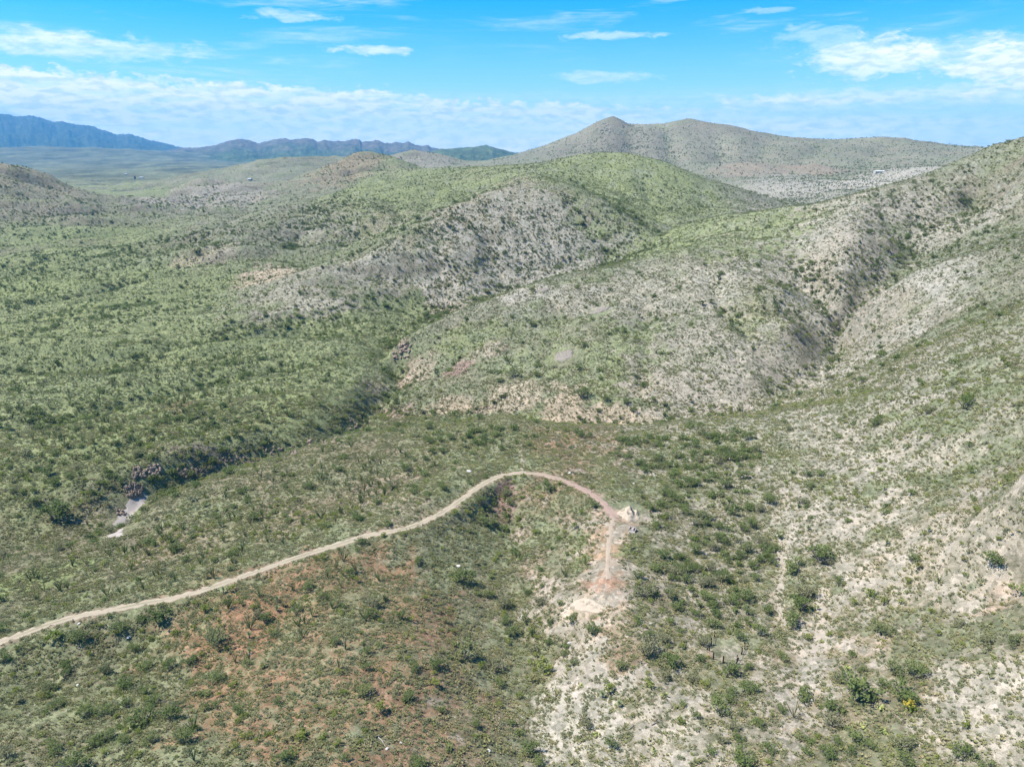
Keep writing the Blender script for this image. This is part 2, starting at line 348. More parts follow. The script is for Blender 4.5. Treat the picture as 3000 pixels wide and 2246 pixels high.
def polyline(pts, step):
    """dense points along a ground polyline given in plan (x, y)"""
    pts = np.asarray(pts, float)
    for _ in range(2):
        q = [pts[0]]
        for a, b in zip(pts[:-1], pts[1:]): q += [a * .75 + b * .25, a * .25 + b * .75]
        pts = np.array(q + [pts[-1]])
    d = np.r_[0, np.cumsum(np.hypot(*np.diff(pts, axis=0).T))]
    s = np.arange(0, d[-1], step)
    return np.stack([np.interp(s, d, pts[:, 0]), np.interp(s, d, pts[:, 1])], 1)
def near_line(x, y, pl):
    """distance to a polyline and index of its nearest point"""
    best = np.full(x.shape, 1e9); idx = np.zeros(x.shape, int)
    for k in range(0, len(pl)):
        d = (x - pl[k, 0]) ** 2 + (y - pl[k, 1]) ** 2
        m = d < best; best[m] = d[m]; idx[m] = k
    return np.sqrt(best), idx

# ------------------------------------------------------------------ gullies and drains cut by running water
for dep, wid, pts in ((5.0, 9, [(0, 915), (290, 847), (543, 775), (702, 706), (800, 690)]), (4.5, 9, [(-50, 1090), (250, 1060), (480, 1012), (760, 988), (1000, 965)]), (5, 12, [(-50, 785), (250, 745), (500, 705), (640, 690)]),
                      (4.0, 9, [(-50, 1270), (250, 1205), (500, 1135), (800, 1065), (960, 1045)]), (5, 16, [(-50, 665), (300, 622), (500, 592), (700, 570)]), (3.0, 6, [(-40, 1400), (150, 1350), (420, 1290), (640, 1235), (860, 1165)]),
                      (3.2, 4.5, [(250, 1592), (330, 1575), (370, 1520), (400, 1456), (520, 1396), (680, 1346), (950, 1291), (1060, 1231), (1100, 1171), (1170, 1131), (1160, 1081), (1130, 1011), (1200, 966)]),
                      (3.0, 7, [(1270, 690), (1290, 780), (1310, 880)]), (2.5, 6, [(1420, 690), (1450, 780), (1500, 840)]), (3.5, 9, [(1640, 575), (1700, 640), (1790, 720), (1850, 760)]), (4, 10, [(1660, 520), (1790, 590), (1890, 655), (1935, 684)]), (3, 9, [(1860, 480), (1900, 560), (1930, 650)]),
                      (1.8, 4, [(2150, 1010), (2170, 1090), (2205, 1185)]), (2.2, 5, [(2060, 790), (2120, 900), (2210, 1020), (2300, 1120)]), (1.8, 5, [(1600, 850), (1640, 930), (1620, 1010), (1560, 1090)]), (1.6, 4, [(1880, 860), (1900, 980), (1880, 1100), (1890, 1190)]), (1.8, 4, [(1430, 930), (1400, 1000), (1320, 1070), (1230, 1110)]),
                      (2.0, 6, [(2750, 930), (2650, 1000), (2520, 1060)]), (1.6, 5, [(2960, 1050), (2750, 1130), (2450, 1160), (2300, 1170)]), (1.2, 4, [(2980, 1330), (2700, 1340), (2450, 1330), (2280, 1300)]), (1.0, 3.0, [(2420, 1560), (2410, 1720), (2402, 1830), (2370, 1930), (2300, 2080)]), (0.8, 2.5, [(2292, 1540), (2283, 1700), (2300, 1850)]),
                      (15, 38, [(1830, 366), (1858, 425), (1900, 482)]), (14, 36, [(1955, 378), (1962, 440), (1985, 488)]), (13, 40, [(2085, 372), (2112, 430), (2102, 478)]), (11, 36, [(2235, 405), (2222, 445), (2190, 480)]), (11, 36, [(2410, 420), (2352, 468)]), (10, 36, [(2610, 412), (2562, 452), (2500, 480)]), (9, 30, [(1745, 385), (1735, 440)]), (10, 30, [(1700, 410), (1650, 455)]),
                      (5, 14, [(1120, 462), (1150, 500), (1180, 525)]), (4, 12, [(1040, 470), (1010, 520)]), (4, 12, [(620, 545), (600, 600), (540, 640)]), (4, 12, [(760, 560), (720, 620), (640, 670)]), (4, 12, [(1300, 525), (1270, 580), (1220, 625)]), (4, 12, [(1450, 520), (1420, 560)]), (3, 8, [(1100, 640), (1050, 690), (980, 740), (900, 790)]), (3, 8, [(950, 640), (880, 690), (800, 740)]), (1.5, 4, [(300, 1640), (420, 1560), (480, 1500)]), (1.2, 4, [(900, 1700), (800, 1830), (640, 1930), (480, 2010)]), (1.0, 3, [(1700, 1830), (1650, 1900), (1590, 1960)])):
    pl = polyline(ground(*np.array(pts, float).T)[:, :2], 2.5)
    pl = pl + 3.0 * np.stack([perlin(np.arange(len(pl)) / 6.0, np.zeros(len(pl)), 91), perlin(np.arange(len(pl)) / 6.0, np.ones(len(pl)) * 7, 92)], 1) * min(1, wid / 6)
    m_ = (GX > pl[:, 0].min() - 3 * wid) & (GX < pl[:, 0].max() + 3 * wid) & (GY > pl[:, 1].min() - 3 * wid) & (GY < pl[:, 1].max() + 3 * wid)
    d_, i_ = near_line(GX[m_], GY[m_], pl)
    tq = i_ / max(len(pl) - 1, 1)
    H[m_] -= dep * np.exp(-(d_ / wid) ** 1.5) * sst(np.minimum(tq, 1 - tq), -0.02, 0.15)

# ------------------------------------------------------------------ road bench cut into the ground
ROAD_PX = [(-260, 1962), (-120, 1918), (0, 1880), (110, 1838), (230, 1802), (320, 1786), (420, 1766), (520, 1750), (640, 1712), (760, 1668), (900, 1622), (1000, 1592), (1100, 1562), (1190, 1548), (1270, 1518), (1330, 1478), (1390, 1430), (1440, 1398),
           (1490, 1384), (1550, 1384), (1610, 1394), (1680, 1420), (1735, 1445), (1765, 1470), (1790, 1498), (1806, 1520)]
g = ground(*np.array(ROAD_PX).T)
road_pl = polyline(g[:, :2], 0.8)
road_z = height(road_pl[:, 0], road_pl[:, 1])
k = 15
road_z = np.convolve(np.pad(road_z, k, 'edge'), np.ones(2 * k + 1) / (2 * k + 1), 'valid')
sel = (GX > road_pl[:, 0].min() - 9) & (GX < road_pl[:, 0].max() + 9) & (GY > road_pl[:, 1].min() - 9) & (GY < road_pl[:, 1].max() + 9)
dd, ii = near_line(GX[sel], GY[sel], road_pl)
wgt = 1 - sst(dd, 2.0, 6.0)
H[sel] = H[sel] * (1 - wgt) + (road_z[ii] - 0.05) * wgt
ROAD_D = np.full(GX.shape, 99.0); ROAD_D[sel] = dd

# ------------------------------------------------------------------ soil, grass cover and slope exposure of every ground vertex
def blob_field(x, y, spec):
    """soft patches on the ground: px, py, half-width, half-height of the patch as seen in the survey photo"""
    c = ground([s[0] for s in spec], [s[1] for s in spec])
    out = []
    for s, p in zip(spec, c):
        r = math.hypot(p[0], p[1]); a = math.atan2(p[0], p[1])
        lat = s[2] / FPX * r * 1.05
        e = ground([s[0], s[0]], [s[1] - s[3], s[1] + s[3]])
        dep = abs(math.hypot(*e[0][:2]) - math.hypot(*e[1][:2])) / 2
        dep = min(max(dep, lat * 0.35), lat * 1.6 if s[1] < 510 else lat * 6 + 10)
        dx = x - p[0]; dy = y - p[1]
        l = dx * math.cos(a) - dy * math.sin(a); d = dx * math.sin(a) + dy * math.cos(a)
        out.append((l / lat) ** 2 + (d / dep) ** 2)
    return out
gx, gy = GX.ravel(), GY.ravel(); rr = RR.ravel()
n_a = fbm(gx / 22, gy / 22, 101, 4).reshape(H.shape); n_b = fbm(gx / 6, gy / 6, 131, 4).reshape(H.shape); n_c = fbm(gx / 120, gy / 120, 151, 3).reshape(H.shape)
n_d = fbm(gx / 2.2, gy / 2.2, 171, 3).reshape(H.shape)
soil = np.zeros(H.shape + (3,)); soil[:] = (0.285, 0.24, 0.18)
cover = np.full(H.shape, 0.50)
def lay(col, wgt):
    soil[:] = soil * (1 - wgt[..., None]) + np.array(col) * wgt[..., None]
Hs = blur(H, 14)
hollow = np.clip((Hs - H) / np.clip(RR * 0.006, 0.4, 8), -1, 1)          # >0 in gullies, <0 on crests
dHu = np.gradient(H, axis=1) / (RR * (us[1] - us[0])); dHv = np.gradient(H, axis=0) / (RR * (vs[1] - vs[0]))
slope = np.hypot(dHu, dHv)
_far = sst(RR, 260, 340)
rightward = np.clip((GX - 0.25 * (GY - 250) + 60 + 65 * _far) / (150 - 60 * _far), 0, 1)
rightward = rightward * rightward * (3 - 2 * rightward)
# broad soils
lay((0.27, 0.255, 0.155), (1 - rightward) * sst(RR, 200, 300) * 0.7)
lay((0.292, 0.285, 0.235), rightward * sst(RR, 120, 220) * (0.75 + 0.4 * n_a).clip(0, 1))
cover += 0.02 * rightward + 0.24 * (1 - rightward) * sst(RR, 230, 380)
hillm = sst(H + 6 * n_c, -14, 10) * sst(RR, 300, 420) * (1 - sst(RR, 3000, 4500))
lay((0.250, 0.258, 0.208), hillm * 0.85); cover -= (0.13 + 0.24 * (1 - rightward)) * hillm
cover += 0.16 * np.clip(-hollow, 0, 1) * sst(RR, 300, 450)
rocky = (0.8 * hillm + 0.25 * rightward * sst(RR, 120, 250)) * (1 - 0.6 * np.clip(-hollow, 0, 1))
SOILS = [  # px, py, half-width, half-height, colour, weight, grass change
    (980, 1880, 470, 330, (0.36, 0.205, 0.125), 0.8, -0.10), (640, 1800, 190, 150, (0.37, 0.21, 0.13), 0.6, -0.05), (1350, 2080, 250, 250, (0.31, 0.21, 0.14), 0.6, -0.02),
    (1700, 1330, 170, 90, (0.35, 0.195, 0.14), 0.75, -0.05), (1640, 1290, 60, 30, (0.36, 0.21, 0.15), 0.5, 0), (1775, 1640, 75, 190, (0.40, 0.25, 0.185), 1.0, -0.38), (1810, 1880, 120, 130, (0.38, 0.26, 0.19), 0.7, -0.1),
    (1480, 1470, 30, 70, (0.27, 0.175, 0.165), 0.9, -0.3), (1530, 1560, 45, 45, (0.42, 0.35, 0.30), 0.9, -0.3), (1560, 1640, 60, 60, (0.36, 0.27, 0.23), 0.6, -0.2), (1800, 1540, 90, 60, (0.42, 0.31, 0.245), 0.9, -0.3),
    (1780, 1600, 130, 90, (0.38, 0.30, 0.2), 0.5, 0.15), (1700, 1770, 110, 45, (0.52, 0.44, 0.36), 0.9, -0.45), (1800, 1810, 60, 40, (0.52, 0.45, 0.37), 0.8, -0.4), (1600, 1720, 50, 35, (0.45, 0.39, 0.35), 0.6, -0.3),
    (1700, 2100, 190, 190, (0.54, 0.515, 0.46), 1.0, -0.22), (1700, 1920, 90, 110, (0.47, 0.42, 0.37), 0.8, -0.25), (1950, 2120, 180, 170, (0.50, 0.465, 0.40), 0.8, -0.2), (2050, 2200, 150, 100, (0.50, 0.47, 0.41), 0.6, -0.15),
    (2280, 1720, 26, 130, (0.50, 0.44, 0.37), 1.0, -0.45), (2405, 1790, 26, 120, (0.52, 0.46, 0.39), 1.0, -0.5), (2375, 1890, 60, 60, (0.55, 0.49, 0.42), 1.0, -0.5), (2340, 2010, 60, 60, (0.50, 0.46, 0.42), 0.8, -0.4),
    (2510, 1890, 110, 40, (0.47, 0.39, 0.32), 0.8, -0.3), (2900, 1760, 60, 50, (0.46, 0.30, 0.23), 0.9, -0.3), (2930, 2020, 170, 130, (0.52, 0.49, 0.44), 0.8, -0.25), (2900, 2190, 200, 90, (0.50, 0.47, 0.42), 0.7, -0.15), (2720, 1640, 200, 140, (0.45, 0.40, 0.335), 0.8, -0.22),
    (2450, 1530, 130, 60, (0.47, 0.42, 0.36), 0.7, -0.2), (2580, 1340, 110, 35, (0.50, 0.46, 0.40), 0.9, -0.35), (2620, 1480, 60, 60, (0.48, 0.44, 0.385), 0.8, -0.3), (2850, 1290, 200, 70, (0.46, 0.435, 0.385), 0.7, -0.2), (2300, 1480, 50, 60, (0.44, 0.38, 0.32), 0.6, -0.2), (2950, 1550, 140, 160, (0.42, 0.39, 0.34), 0.6, -0.1),
    (2100, 1150, 140, 60, (0.48, 0.43, 0.37), 0.7, -0.2), (1930, 1140, 110, 45, (0.50, 0.44, 0.36), 0.8, -0.25), (2260, 1080, 110, 60, (0.47, 0.41, 0.34), 0.6, -0.15), (2160, 1080, 30, 70, (0.52, 0.49, 0.44), 0.8, -0.35),
    (1560, 1140, 150, 30, (0.50, 0.44, 0.35), 0.7, -0.25), (1300, 1195, 90, 22, (0.48, 0.40, 0.31), 0.8, -0.3), (1500, 1190, 90, 22, (0.49, 0.42, 0.33), 0.8, -0.3), (1800, 1222, 150, 20, (0.52, 0.44, 0.35), 1.0, -0.45), (1650, 1228, 70, 16, (0.50, 0.42, 0.33), 0.9, -0.4),
    (1180, 1030, 35, 40, (0.37, 0.28, 0.25), 0.8, -0.3), (1240, 1080, 50, 40, (0.46, 0.39, 0.32), 0.7, -0.25), (1340, 1080, 50, 16, (0.32, 0.21, 0.2), 0.7, -0.3), (1420, 1020, 60, 30, (0.45, 0.38, 0.31), 0.6, -0.2), (1160, 1215, 60, 22, (0.33, 0.25, 0.24), 0.7, -0.3), (1100, 1130, 40, 50, (0.40, 0.35, 0.31), 0.6, -0.2),
    (1310, 890, 50, 35, (0.56, 0.49, 0.41), 1.0, -0.55), (1270, 800, 50, 90, (0.50, 0.49, 0.46), 0.9, -0.4), (1340, 850, 70, 40, (0.50, 0.48, 0.44), 0.8, -0.35), (1500, 740, 240, 120, (0.40, 0.39, 0.365), 0.9, -0.28), (1430, 640, 220, 80, (0.38, 0.37, 0.34), 0.7, -0.2), (1100, 760, 120, 60, (0.38, 0.37, 0.34), 0.7, -0.2), (1550, 860, 90, 25, (0.46, 0.44, 0.41), 0.8, -0.3),
    (1050, 650, 200, 60, (0.36, 0.355, 0.315), 0.7, -0.15), (800, 830, 160, 60, (0.36, 0.345, 0.30), 0.7, -0.15), (950, 900, 150, 30, (0.40, 0.385, 0.345), 0.8, -0.2), (600, 745, 120, 30, (0.40, 0.36, 0.31), 0.6, -0.2), (560, 760, 60, 20, (0.50, 0.43, 0.35), 0.8, -0.4), (780, 820, 80, 14, (0.50, 0.42, 0.34), 0.8, -0.4),
    (600, 580, 170, 50, (0.38, 0.36, 0.34), 0.8, -0.2), (300, 560, 120, 20, (0.40, 0.37, 0.36), 0.6, -0.1), (60, 520, 120, 40, (0.29, 0.265, 0.205), 0.9, -0.05), (1080, 485, 170, 55, (0.31, 0.26, 0.19), 1.0, -0.10), (1220, 460, 100, 30, (0.36, 0.34, 0.31), 0.7, -0.1),
    (1850, 490, 110, 50, (0.34, 0.255, 0.175), 0.8, 0.05), (1830, 560, 260, 110, (0.31, 0.285, 0.175), 0.9, 0.36), (1250, 515, 260, 25, (0.31, 0.28, 0.19), 0.8, 0.30), (2120, 650, 240, 34, (0.30, 0.285, 0.18), 0.9, 0.42),
    (2300, 700, 260, 120, (0.42, 0.40, 0.36), 0.8, -0.2), (2600, 900, 160, 80, (0.42, 0.41, 0.385), 0.9, -0.22), (2480, 760, 120, 120, (0.43, 0.40, 0.36), 0.7, -0.15), (2800, 650, 200, 80, (0.40, 0.38, 0.35), 0.8, -0.12), (2900, 1000, 200, 120, (0.40, 0.39, 0.35), 0.7, -0.1), (2200, 900, 90, 90, (0.30, 0.29, 0.19), 0.7, 0.2), (2450, 930, 60, 40, (0.36, 0.36, 0.36), 0.6, -0.1),
    (1950, 850, 200, 90, (0.40, 0.385, 0.33), 0.7, -0.15), (1750, 870, 150, 60, (0.40, 0.38, 0.33), 0.7, -0.15), (1400, 980, 120, 40, (0.30, 0.28, 0.19), 0.5, 0.15),
    (1800, 420, 190, 80, (0.285, 0.265, 0.215), 1.0, -0.08), (2050, 420, 230, 70, (0.28, 0.265, 0.21), 1.0, -0.05), (2500, 440, 350, 50, (0.30, 0.28, 0.21), 0.9, 0.0), (1950, 480, 180, 30, (0.28, 0.28, 0.2), 0.7, 0.15), (2190, 495, 90, 30, (0.34, 0.28, 0.23), 0.8, -0.1), (2380, 500, 90, 22, (0.34, 0.27, 0.22), 0.8, -0.1), (2520, 535, 200, 18, (0.58, 0.55, 0.52), 1.0, -0.5), (2680, 500, 130, 14, (0.52, 0.50, 0.47), 0.8, -0.4), (2300, 560, 140, 35, (0.40, 0.39, 0.365), 0.8, -0.2),
    (110, 1690, 150, 30, (0.30, 0.31, 0.17), 0.5, 0.3), (700, 1560, 300, 60, (0.36, 0.30, 0.22), 0.5, -0.1), (1150, 1480, 150, 50, (0.42, 0.36, 0.29), 0.6, -0.15), (1120, 1400, 120, 40, (0.36, 0.28, 0.23), 0.6, -0.1), (300, 1540, 80, 50, (0.33, 0.29, 0.25), 0.5, -0.05),
    (640, 1350, 100, 30, (0.38, 0.33, 0.30), 0.7, -0.2), (520, 1185, 60, 20, (0.37, 0.23, 0.15), 0.7, -0.15), (60, 1010, 160, 20, (0.30, 0.31, 0.16), 0.6, 0.3), (480, 1035, 300, 20, (0.28, 0.29, 0.15), 0.6, 0.3), (300, 1100, 250, 25, (0.30, 0.31, 0.165), 0.6, 0.3), (100, 850, 200, 12, (0.32, 0.34, 0.17), 0.7, 0.3), (300, 800, 300, 12, (0.32, 0.34, 0.17), 0.6, 0.3), (200, 680, 200, 10, (0.34, 0.36, 0.18), 0.6, 0.3), (150, 1330, 200, 25, (0.29, 0.30, 0.16), 0.5, 0.25)]
LUSH = [(1830, 550, 260, 110, 0.9), (2120, 650, 260, 40, 0.9), (1250, 515, 260, 30, 0.8), (1790, 1600, 140, 90, 0.8), (110, 1690, 170, 40, 1.0), (700, 1560, 400, 60, 0.5), (2200, 900, 90, 90, 0.7), (1400, 990, 150, 50, 0.7)]
far = 1 + 2.0 * sst(RR, 700, 1500)
ed = (n_b * 0.5 + n_a * 0.35 + n_d * 0.25)
vis_sel = RR < 4200
for spec, f in zip(SOILS, blob_field(GX[vis_sel], GY[vis_sel], SOILS)):
    wgt = np.zeros(H.shape)
    wgt[vis_sel] = (1 - sst(f + ed[vis_sel] * 1.5, 0.45, 1.25))
    lay(spec[4], (wgt * spec[5]).clip(0, 1)); cover += wgt * spec[6]
# gullies and hollows carry more green, crests on the plain are grassy
leftness = 1 - rightward
cover += 0.25 * np.clip(hollow, 0, 1) * sst(RR, 200, 400) + n_c * 0.12 + n_a * 0.12
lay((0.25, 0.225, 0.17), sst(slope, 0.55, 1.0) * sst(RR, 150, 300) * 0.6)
# verge of the road: scraped, stony
vr = (1 - sst(ROAD_D + n_b * 1.8 + n_d * 0.8, 0.8, 2.4))
lay((0.36, 0.30, 0.235), vr * 0.6); cover -= 0.25 * vr
wood = leftness * sst(RR, 650, 1500) * (1 - hillm) * np.maximum(sst(n_c + 0.6 * n_a + 0.5 * hollow, -0.25, 0.35), 0.75 * sst(RR, 2400, 4000))
lay((0.135, 0.175, 0.10), wood * 0.9); cover -= 0.75 * wood
soil *= (1 + 0.5 * sst(RR, 1800, 3200) * fbm(GX / 210, GY / 420, 405, 4))[..., None]
soil *= (1 + 0.10 * n_a + 0.10 * n_b + 0.08 * n_d)[..., None]
lum = soil.mean(-1, keepdims=True); soil = soil * (1 - 0.9 * np.clip(lum - 0.33, 0, 1)); lum = soil.mean(-1, keepdims=True); soil = lum + (soil - lum) * 0.9
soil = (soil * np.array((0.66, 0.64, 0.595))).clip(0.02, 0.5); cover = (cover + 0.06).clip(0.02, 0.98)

lush = ((0.75 * leftness * (0.35 + 0.65 * sst(RR, 180, 330)) + 0.35 * np.clip(-hollow, 0, 1) + 0.3 * n_c) * (1 - 0.85 * hillm)).clip(0, 1)
for _s, _f in zip(LUSH, blob_field(GX, GY, LUSH)): lush = np.maximum(lush, _s[4] * (1 - sst(_f + ed * 1.2, 0.5, 1.3)))
tm, t = newmat('desert_ground')
geo = t.n('ShaderNodeNewGeometry'); pos = geo.outputs['Position']
a_s = t.n('ShaderNodeAttribute', attribute_name='soil').outputs['Color']
a_c = t.n('ShaderNodeAttribute', attribute_name='cover').outputs['Fac']
n1 = t.noise(pos, 1.9, 6, 0.70); n2 = t.noise(pos, 0.16, 5, 0.6); n3 = t.noise(pos, 5.5, 3, 0.6); n4 = t.noise(pos, 0.045, 4, 0.6)
mixn = t.math('ADD', t.math('MULTIPLY', n1, 0.62), t.math('ADD', t.math('MULTIPLY', n2, 0.24), t.math('MULTIPLY', n4, 0.14)))
thr = t.math('SUBTRACT', 0.735, t.math('MULTIPLY', a_c, 0.47))
gm = t.ss(t.math('SUBTRACT', mixn, thr), -0.06, 0.07)
a_l = t.n('ShaderNodeAttribute', attribute_name='lush').outputs['Fac']
gcol = t.mix(n2, t.mix(a_l, (0.122, 0.142, 0.080), (0.132, 0.166, 0.068)), t.mix(a_l, (0.162, 0.174, 0.120), (0.200, 0.222, 0.105)))
gcol = t.mix(t.ss(n3, 0.35, 0.7), gcol, t.mix(0.5, gcol, (0.085, 0.105, 0.05)))
sc = t.mix(t.ss(n3, 0.30, 0.72), t.mix(1.0, a_s, (0.74, 0.73, 0.72), 'MULTIPLY'), t.mix(1.0, a_s, (1.17, 1.16, 1.15), 'MULTIPLY'))
vor = t.n('ShaderNodeTexVoronoi', {'Vector': pos, 'Scale': 1.6, 'Randomness': 1.0})
stone = t.math('MULTIPLY', t.math('SUBTRACT', 1.0, t.ss(vor.outputs['Distance'], 0.10, 0.20)), t.ss(t.n('ShaderNodeSeparateColor', {0: vor.outputs['Color']}).outputs[0], 0.80, 0.86))
sc = t.mix(t.math('MULTIPLY', stone, 0.7), sc, (0.36, 0.35, 0.33))
col = t.mix(t.math('MULTIPLY', gm, 0.86), sc, gcol)
rk = t.n('ShaderNodeAttribute', attribute_name='rocky').outputs['Fac']
rkn = t.math('ADD', t.math('MULTIPLY', t.noise(pos, 0.5, 6, 0.7), 0.6), t.math('MULTIPLY', t.noise(pos, 0.06, 4, 0.6), 0.4))
col = t.mix(t.math('MULTIPLY', t.math('MULTIPLY', t.ss(rkn, 0.49, 0.60), rk), 0.5), col, (0.198, 0.205, 0.185))
for vs_, a0, a1 in ((0.42, 0.80, 1.22), (1.3, 0.74, 1.28)):      # tussocks and gaps between them
    vz = t.n('ShaderNodeTexVoronoi', {'Vector': t.n('ShaderNodeVectorMath', {0: pos, 1: t.n('ShaderNodeTexNoise', {'Vector': pos, 'Scale': 1.4}).outputs['Color']}, operation='ADD').outputs[0], 'Scale': vs_, 'Randomness': 1.0})
    rv = t.n('ShaderNodeSeparateColor', {0: vz.outputs['Color']}).outputs[1]
    col = t.mix(1.0, col, t.mix(rv, (a0 * 0.97, a0, a0 * 0.95), (a1, a1 * 0.985, a1 * 0.99)), 'MULTIPLY')
bmp = t.n('ShaderNodeBump', {'Strength': 0.5, 'Distance': 0.35, 'Height': t.math('ADD', n1, t.math('MULTIPLY', gm, 0.5))})
bs = t.n('ShaderNodeBsdfPrincipled', {'Base Color': col, 'Roughness': 0.95, 'Specular IOR Level': 0.08, 'Normal': bmp})
t.n('ShaderNodeOutputMaterial', {0: bs})

def add_attr(me, name, typ, arr):
    at = me.attributes.new(name, typ, 'POINT')
    if typ == 'FLOAT_COLOR':
        at.data.foreach_set('color', np.concatenate([arr, np.ones((len(arr), 1))], 1).astype(np.float32).ravel())
    elif typ == 'FLOAT_VECTOR': at.data.foreach_set('vector', arr.astype(np.float32).ravel())
    else: at.data.foreach_set('value', arr.astype(np.int32 if typ == 'INT' else np.float32))
gme = mesh_np('terrain', np.stack([GX, GY, H], -1).reshape(-1, 3), grid_faces(NV, NU))
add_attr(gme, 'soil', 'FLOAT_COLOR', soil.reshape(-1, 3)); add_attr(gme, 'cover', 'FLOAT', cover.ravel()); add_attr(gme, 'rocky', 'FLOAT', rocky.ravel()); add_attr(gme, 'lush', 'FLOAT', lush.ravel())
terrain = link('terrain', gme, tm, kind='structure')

# the country all round, lower than the surveyed ground: one sheet out to the horizon
sm, t = newmat('outer_ground')
oc = t.mix(t.noise(t.n('ShaderNodeNewGeometry').outputs['Position'], 0.004, 6, 0.6), (0.10, 0.12, 0.065), (0.20, 0.185, 0.13))
t.n('ShaderNodeOutputMaterial', {0: t.n('ShaderNodeBsdfPrincipled', {'Base Color': oc, 'Roughness': 1.0, 'Specular IOR Level': 0.0})})
oa = np.linspace(0, 2 * math.pi, 97)[:-1]
ov = np.concatenate([np.stack([r_ * np.sin(oa), r_ * np.cos(oa), np.full(96, -100.0 + 0 * r_)], 1) for r_ in (30, 300, 2000, 8000, 16500)])
of = [(k * 96 + j, k * 96 + (j + 1) % 96, (k + 1) * 96 + (j + 1) % 96, (k + 1) * 96 + j) for k in range(4) for j in range(96)] + []
link('plain', mesh_np('plain', ov, of), sm, kind='structure')

# ------------------------------------------------------------------ far mountains
def far_range(name, sil, dist, front, base, col_lo, col_hi, amp, seed, crag=0.0):
    sil = np.array(sil, float) / 1.475
    a, tt, *_ = ray(sil[:, 0], sil[:, 1]); o = np.argsort(a); a = a[o]; tt = tt[o]
    nu, nv = 420, 46
    au = np.linspace(a[0], a[-1], nu); q = np.linspace(0, 1.35, nv)
    crest = np.interp(au, a, tt) * dist / np.cos(au)
    A, Q = np.meshgrid(au, q)
    D = dist - front * (1 - Q)
    x = D * np.tan(A); y = D
    C = CAMZ + np.interp(A, au, crest)
    sh = np.where(Q < 1, (Q ** 1.25), 1 - (Q - 1) * 1.2)
    rd = ridged(x / (amp * 7), y / (amp * 7), seed, 5, 0.55)
    z = base + (C - base) * sh + (rd - 1.3) * amp * np.sin(np.clip(Q, 0, 1) * math.pi) * np.clip((C - base) / (amp * 5), 0.2, 1.2)
    z += crag * (ridged(x / 160, y / 160, seed + 9, 3) - 1.0) * np.clip((Q - 0.6) * 2.5, 0, 1)
    me = mesh_np(name, np.stack([x, y, z], -1).reshape(-1, 3), grid_faces(nv, nu))
    f = sst(Q + 0.25 * fbm(x / 600, y / 600, seed + 3, 4), 0.35, 0.95)[..., None]
    c = np.array(col_lo) * (1 - f) + np.array(col_hi) * f
    c = c * (1 + 0.35 * fbm(x / 130, y / 130, seed + 5, 4))[..., None]
    add_attr(me, 'soil', 'FLOAT_COLOR', c.reshape(-1, 3).clip(0.02, 0.6))
    return link(name, me, fm, kind='structure')
fm, t = newmat('far_mountain_ground')
pos = t.n('ShaderNodeNewGeometry').outputs['Position']
a_s = t.n('ShaderNodeAttribute', attribute_name='soil').outputs['Color']
fn = t.noise(pos, 0.02, 6, 0.65)
fc = t.mix(t.ss(fn, 0.35, 0.7), t.mix(1.0, a_s, (0.62, 0.7, 0.6), 'MULTIPLY'), t.mix(1.0, a_s, (1.3, 1.25, 1.2), 'MULTIPLY'))
t.n('ShaderNodeOutputMaterial', {0: t.n('ShaderNodeBsdfPrincipled', {'Base Color': fc, 'Roughness': 1.0, 'Specular IOR Level': 0.0})})
far_range('mountain_range', [(-700, 470), (-400, 455), (-200, 478), (0, 487), (30, 490), (60, 499), (130, 498), (170, 506), (200, 516), (240, 527), (270, 523), (330, 537), (400, 545), (450, 562), (500, 581), (560, 579), (600, 590), (650, 605), (720, 620), (780, 636), (860, 655), (960, 680)],
          13500, 4200, -60, (0.06, 0.075, 0.04), (0.075, 0.085, 0.055), 150, 201, 18)
far_range('mountain_range_crags', [(640, 668), (720, 650), (790, 639), (880, 635), (930, 628), (960, 618), (1000, 604), (1040, 600), (1080, 607), (1110, 617), (1140, 613), (1180, 603), (1230, 597), (1260, 603), (1290, 600), (1330, 596), (1350, 600), (1370, 610), (1400, 604), (1440, 609), (1480, 608), (1510, 604), (1540, 599), (1555, 603), (1562, 613),
          (1600, 610), (1635, 603), (1660, 615), (1690, 620), (1710, 613), (1740, 618), (1765, 611), (1790, 624), (1820, 631), (1850, 627), (1870, 637), (1890, 642), (1950, 660), (2050, 690)],
          9800, 3000, -50, (0.075, 0.095, 0.045), (0.125, 0.105, 0.08), 85, 231, 10)
far_range('mountain_ridge', [(1750, 700), (1850, 660), (1900, 643), (1960, 640), (2040, 634), (2100, 626), (2130, 632), (2170, 645), (2212, 655), (2260, 664), (2350, 672), (2500, 690), (2700, 700)],
          6800, 1700, -60, (0.075, 0.095, 0.042), (0.085, 0.105, 0.05), 50, 261, 6)

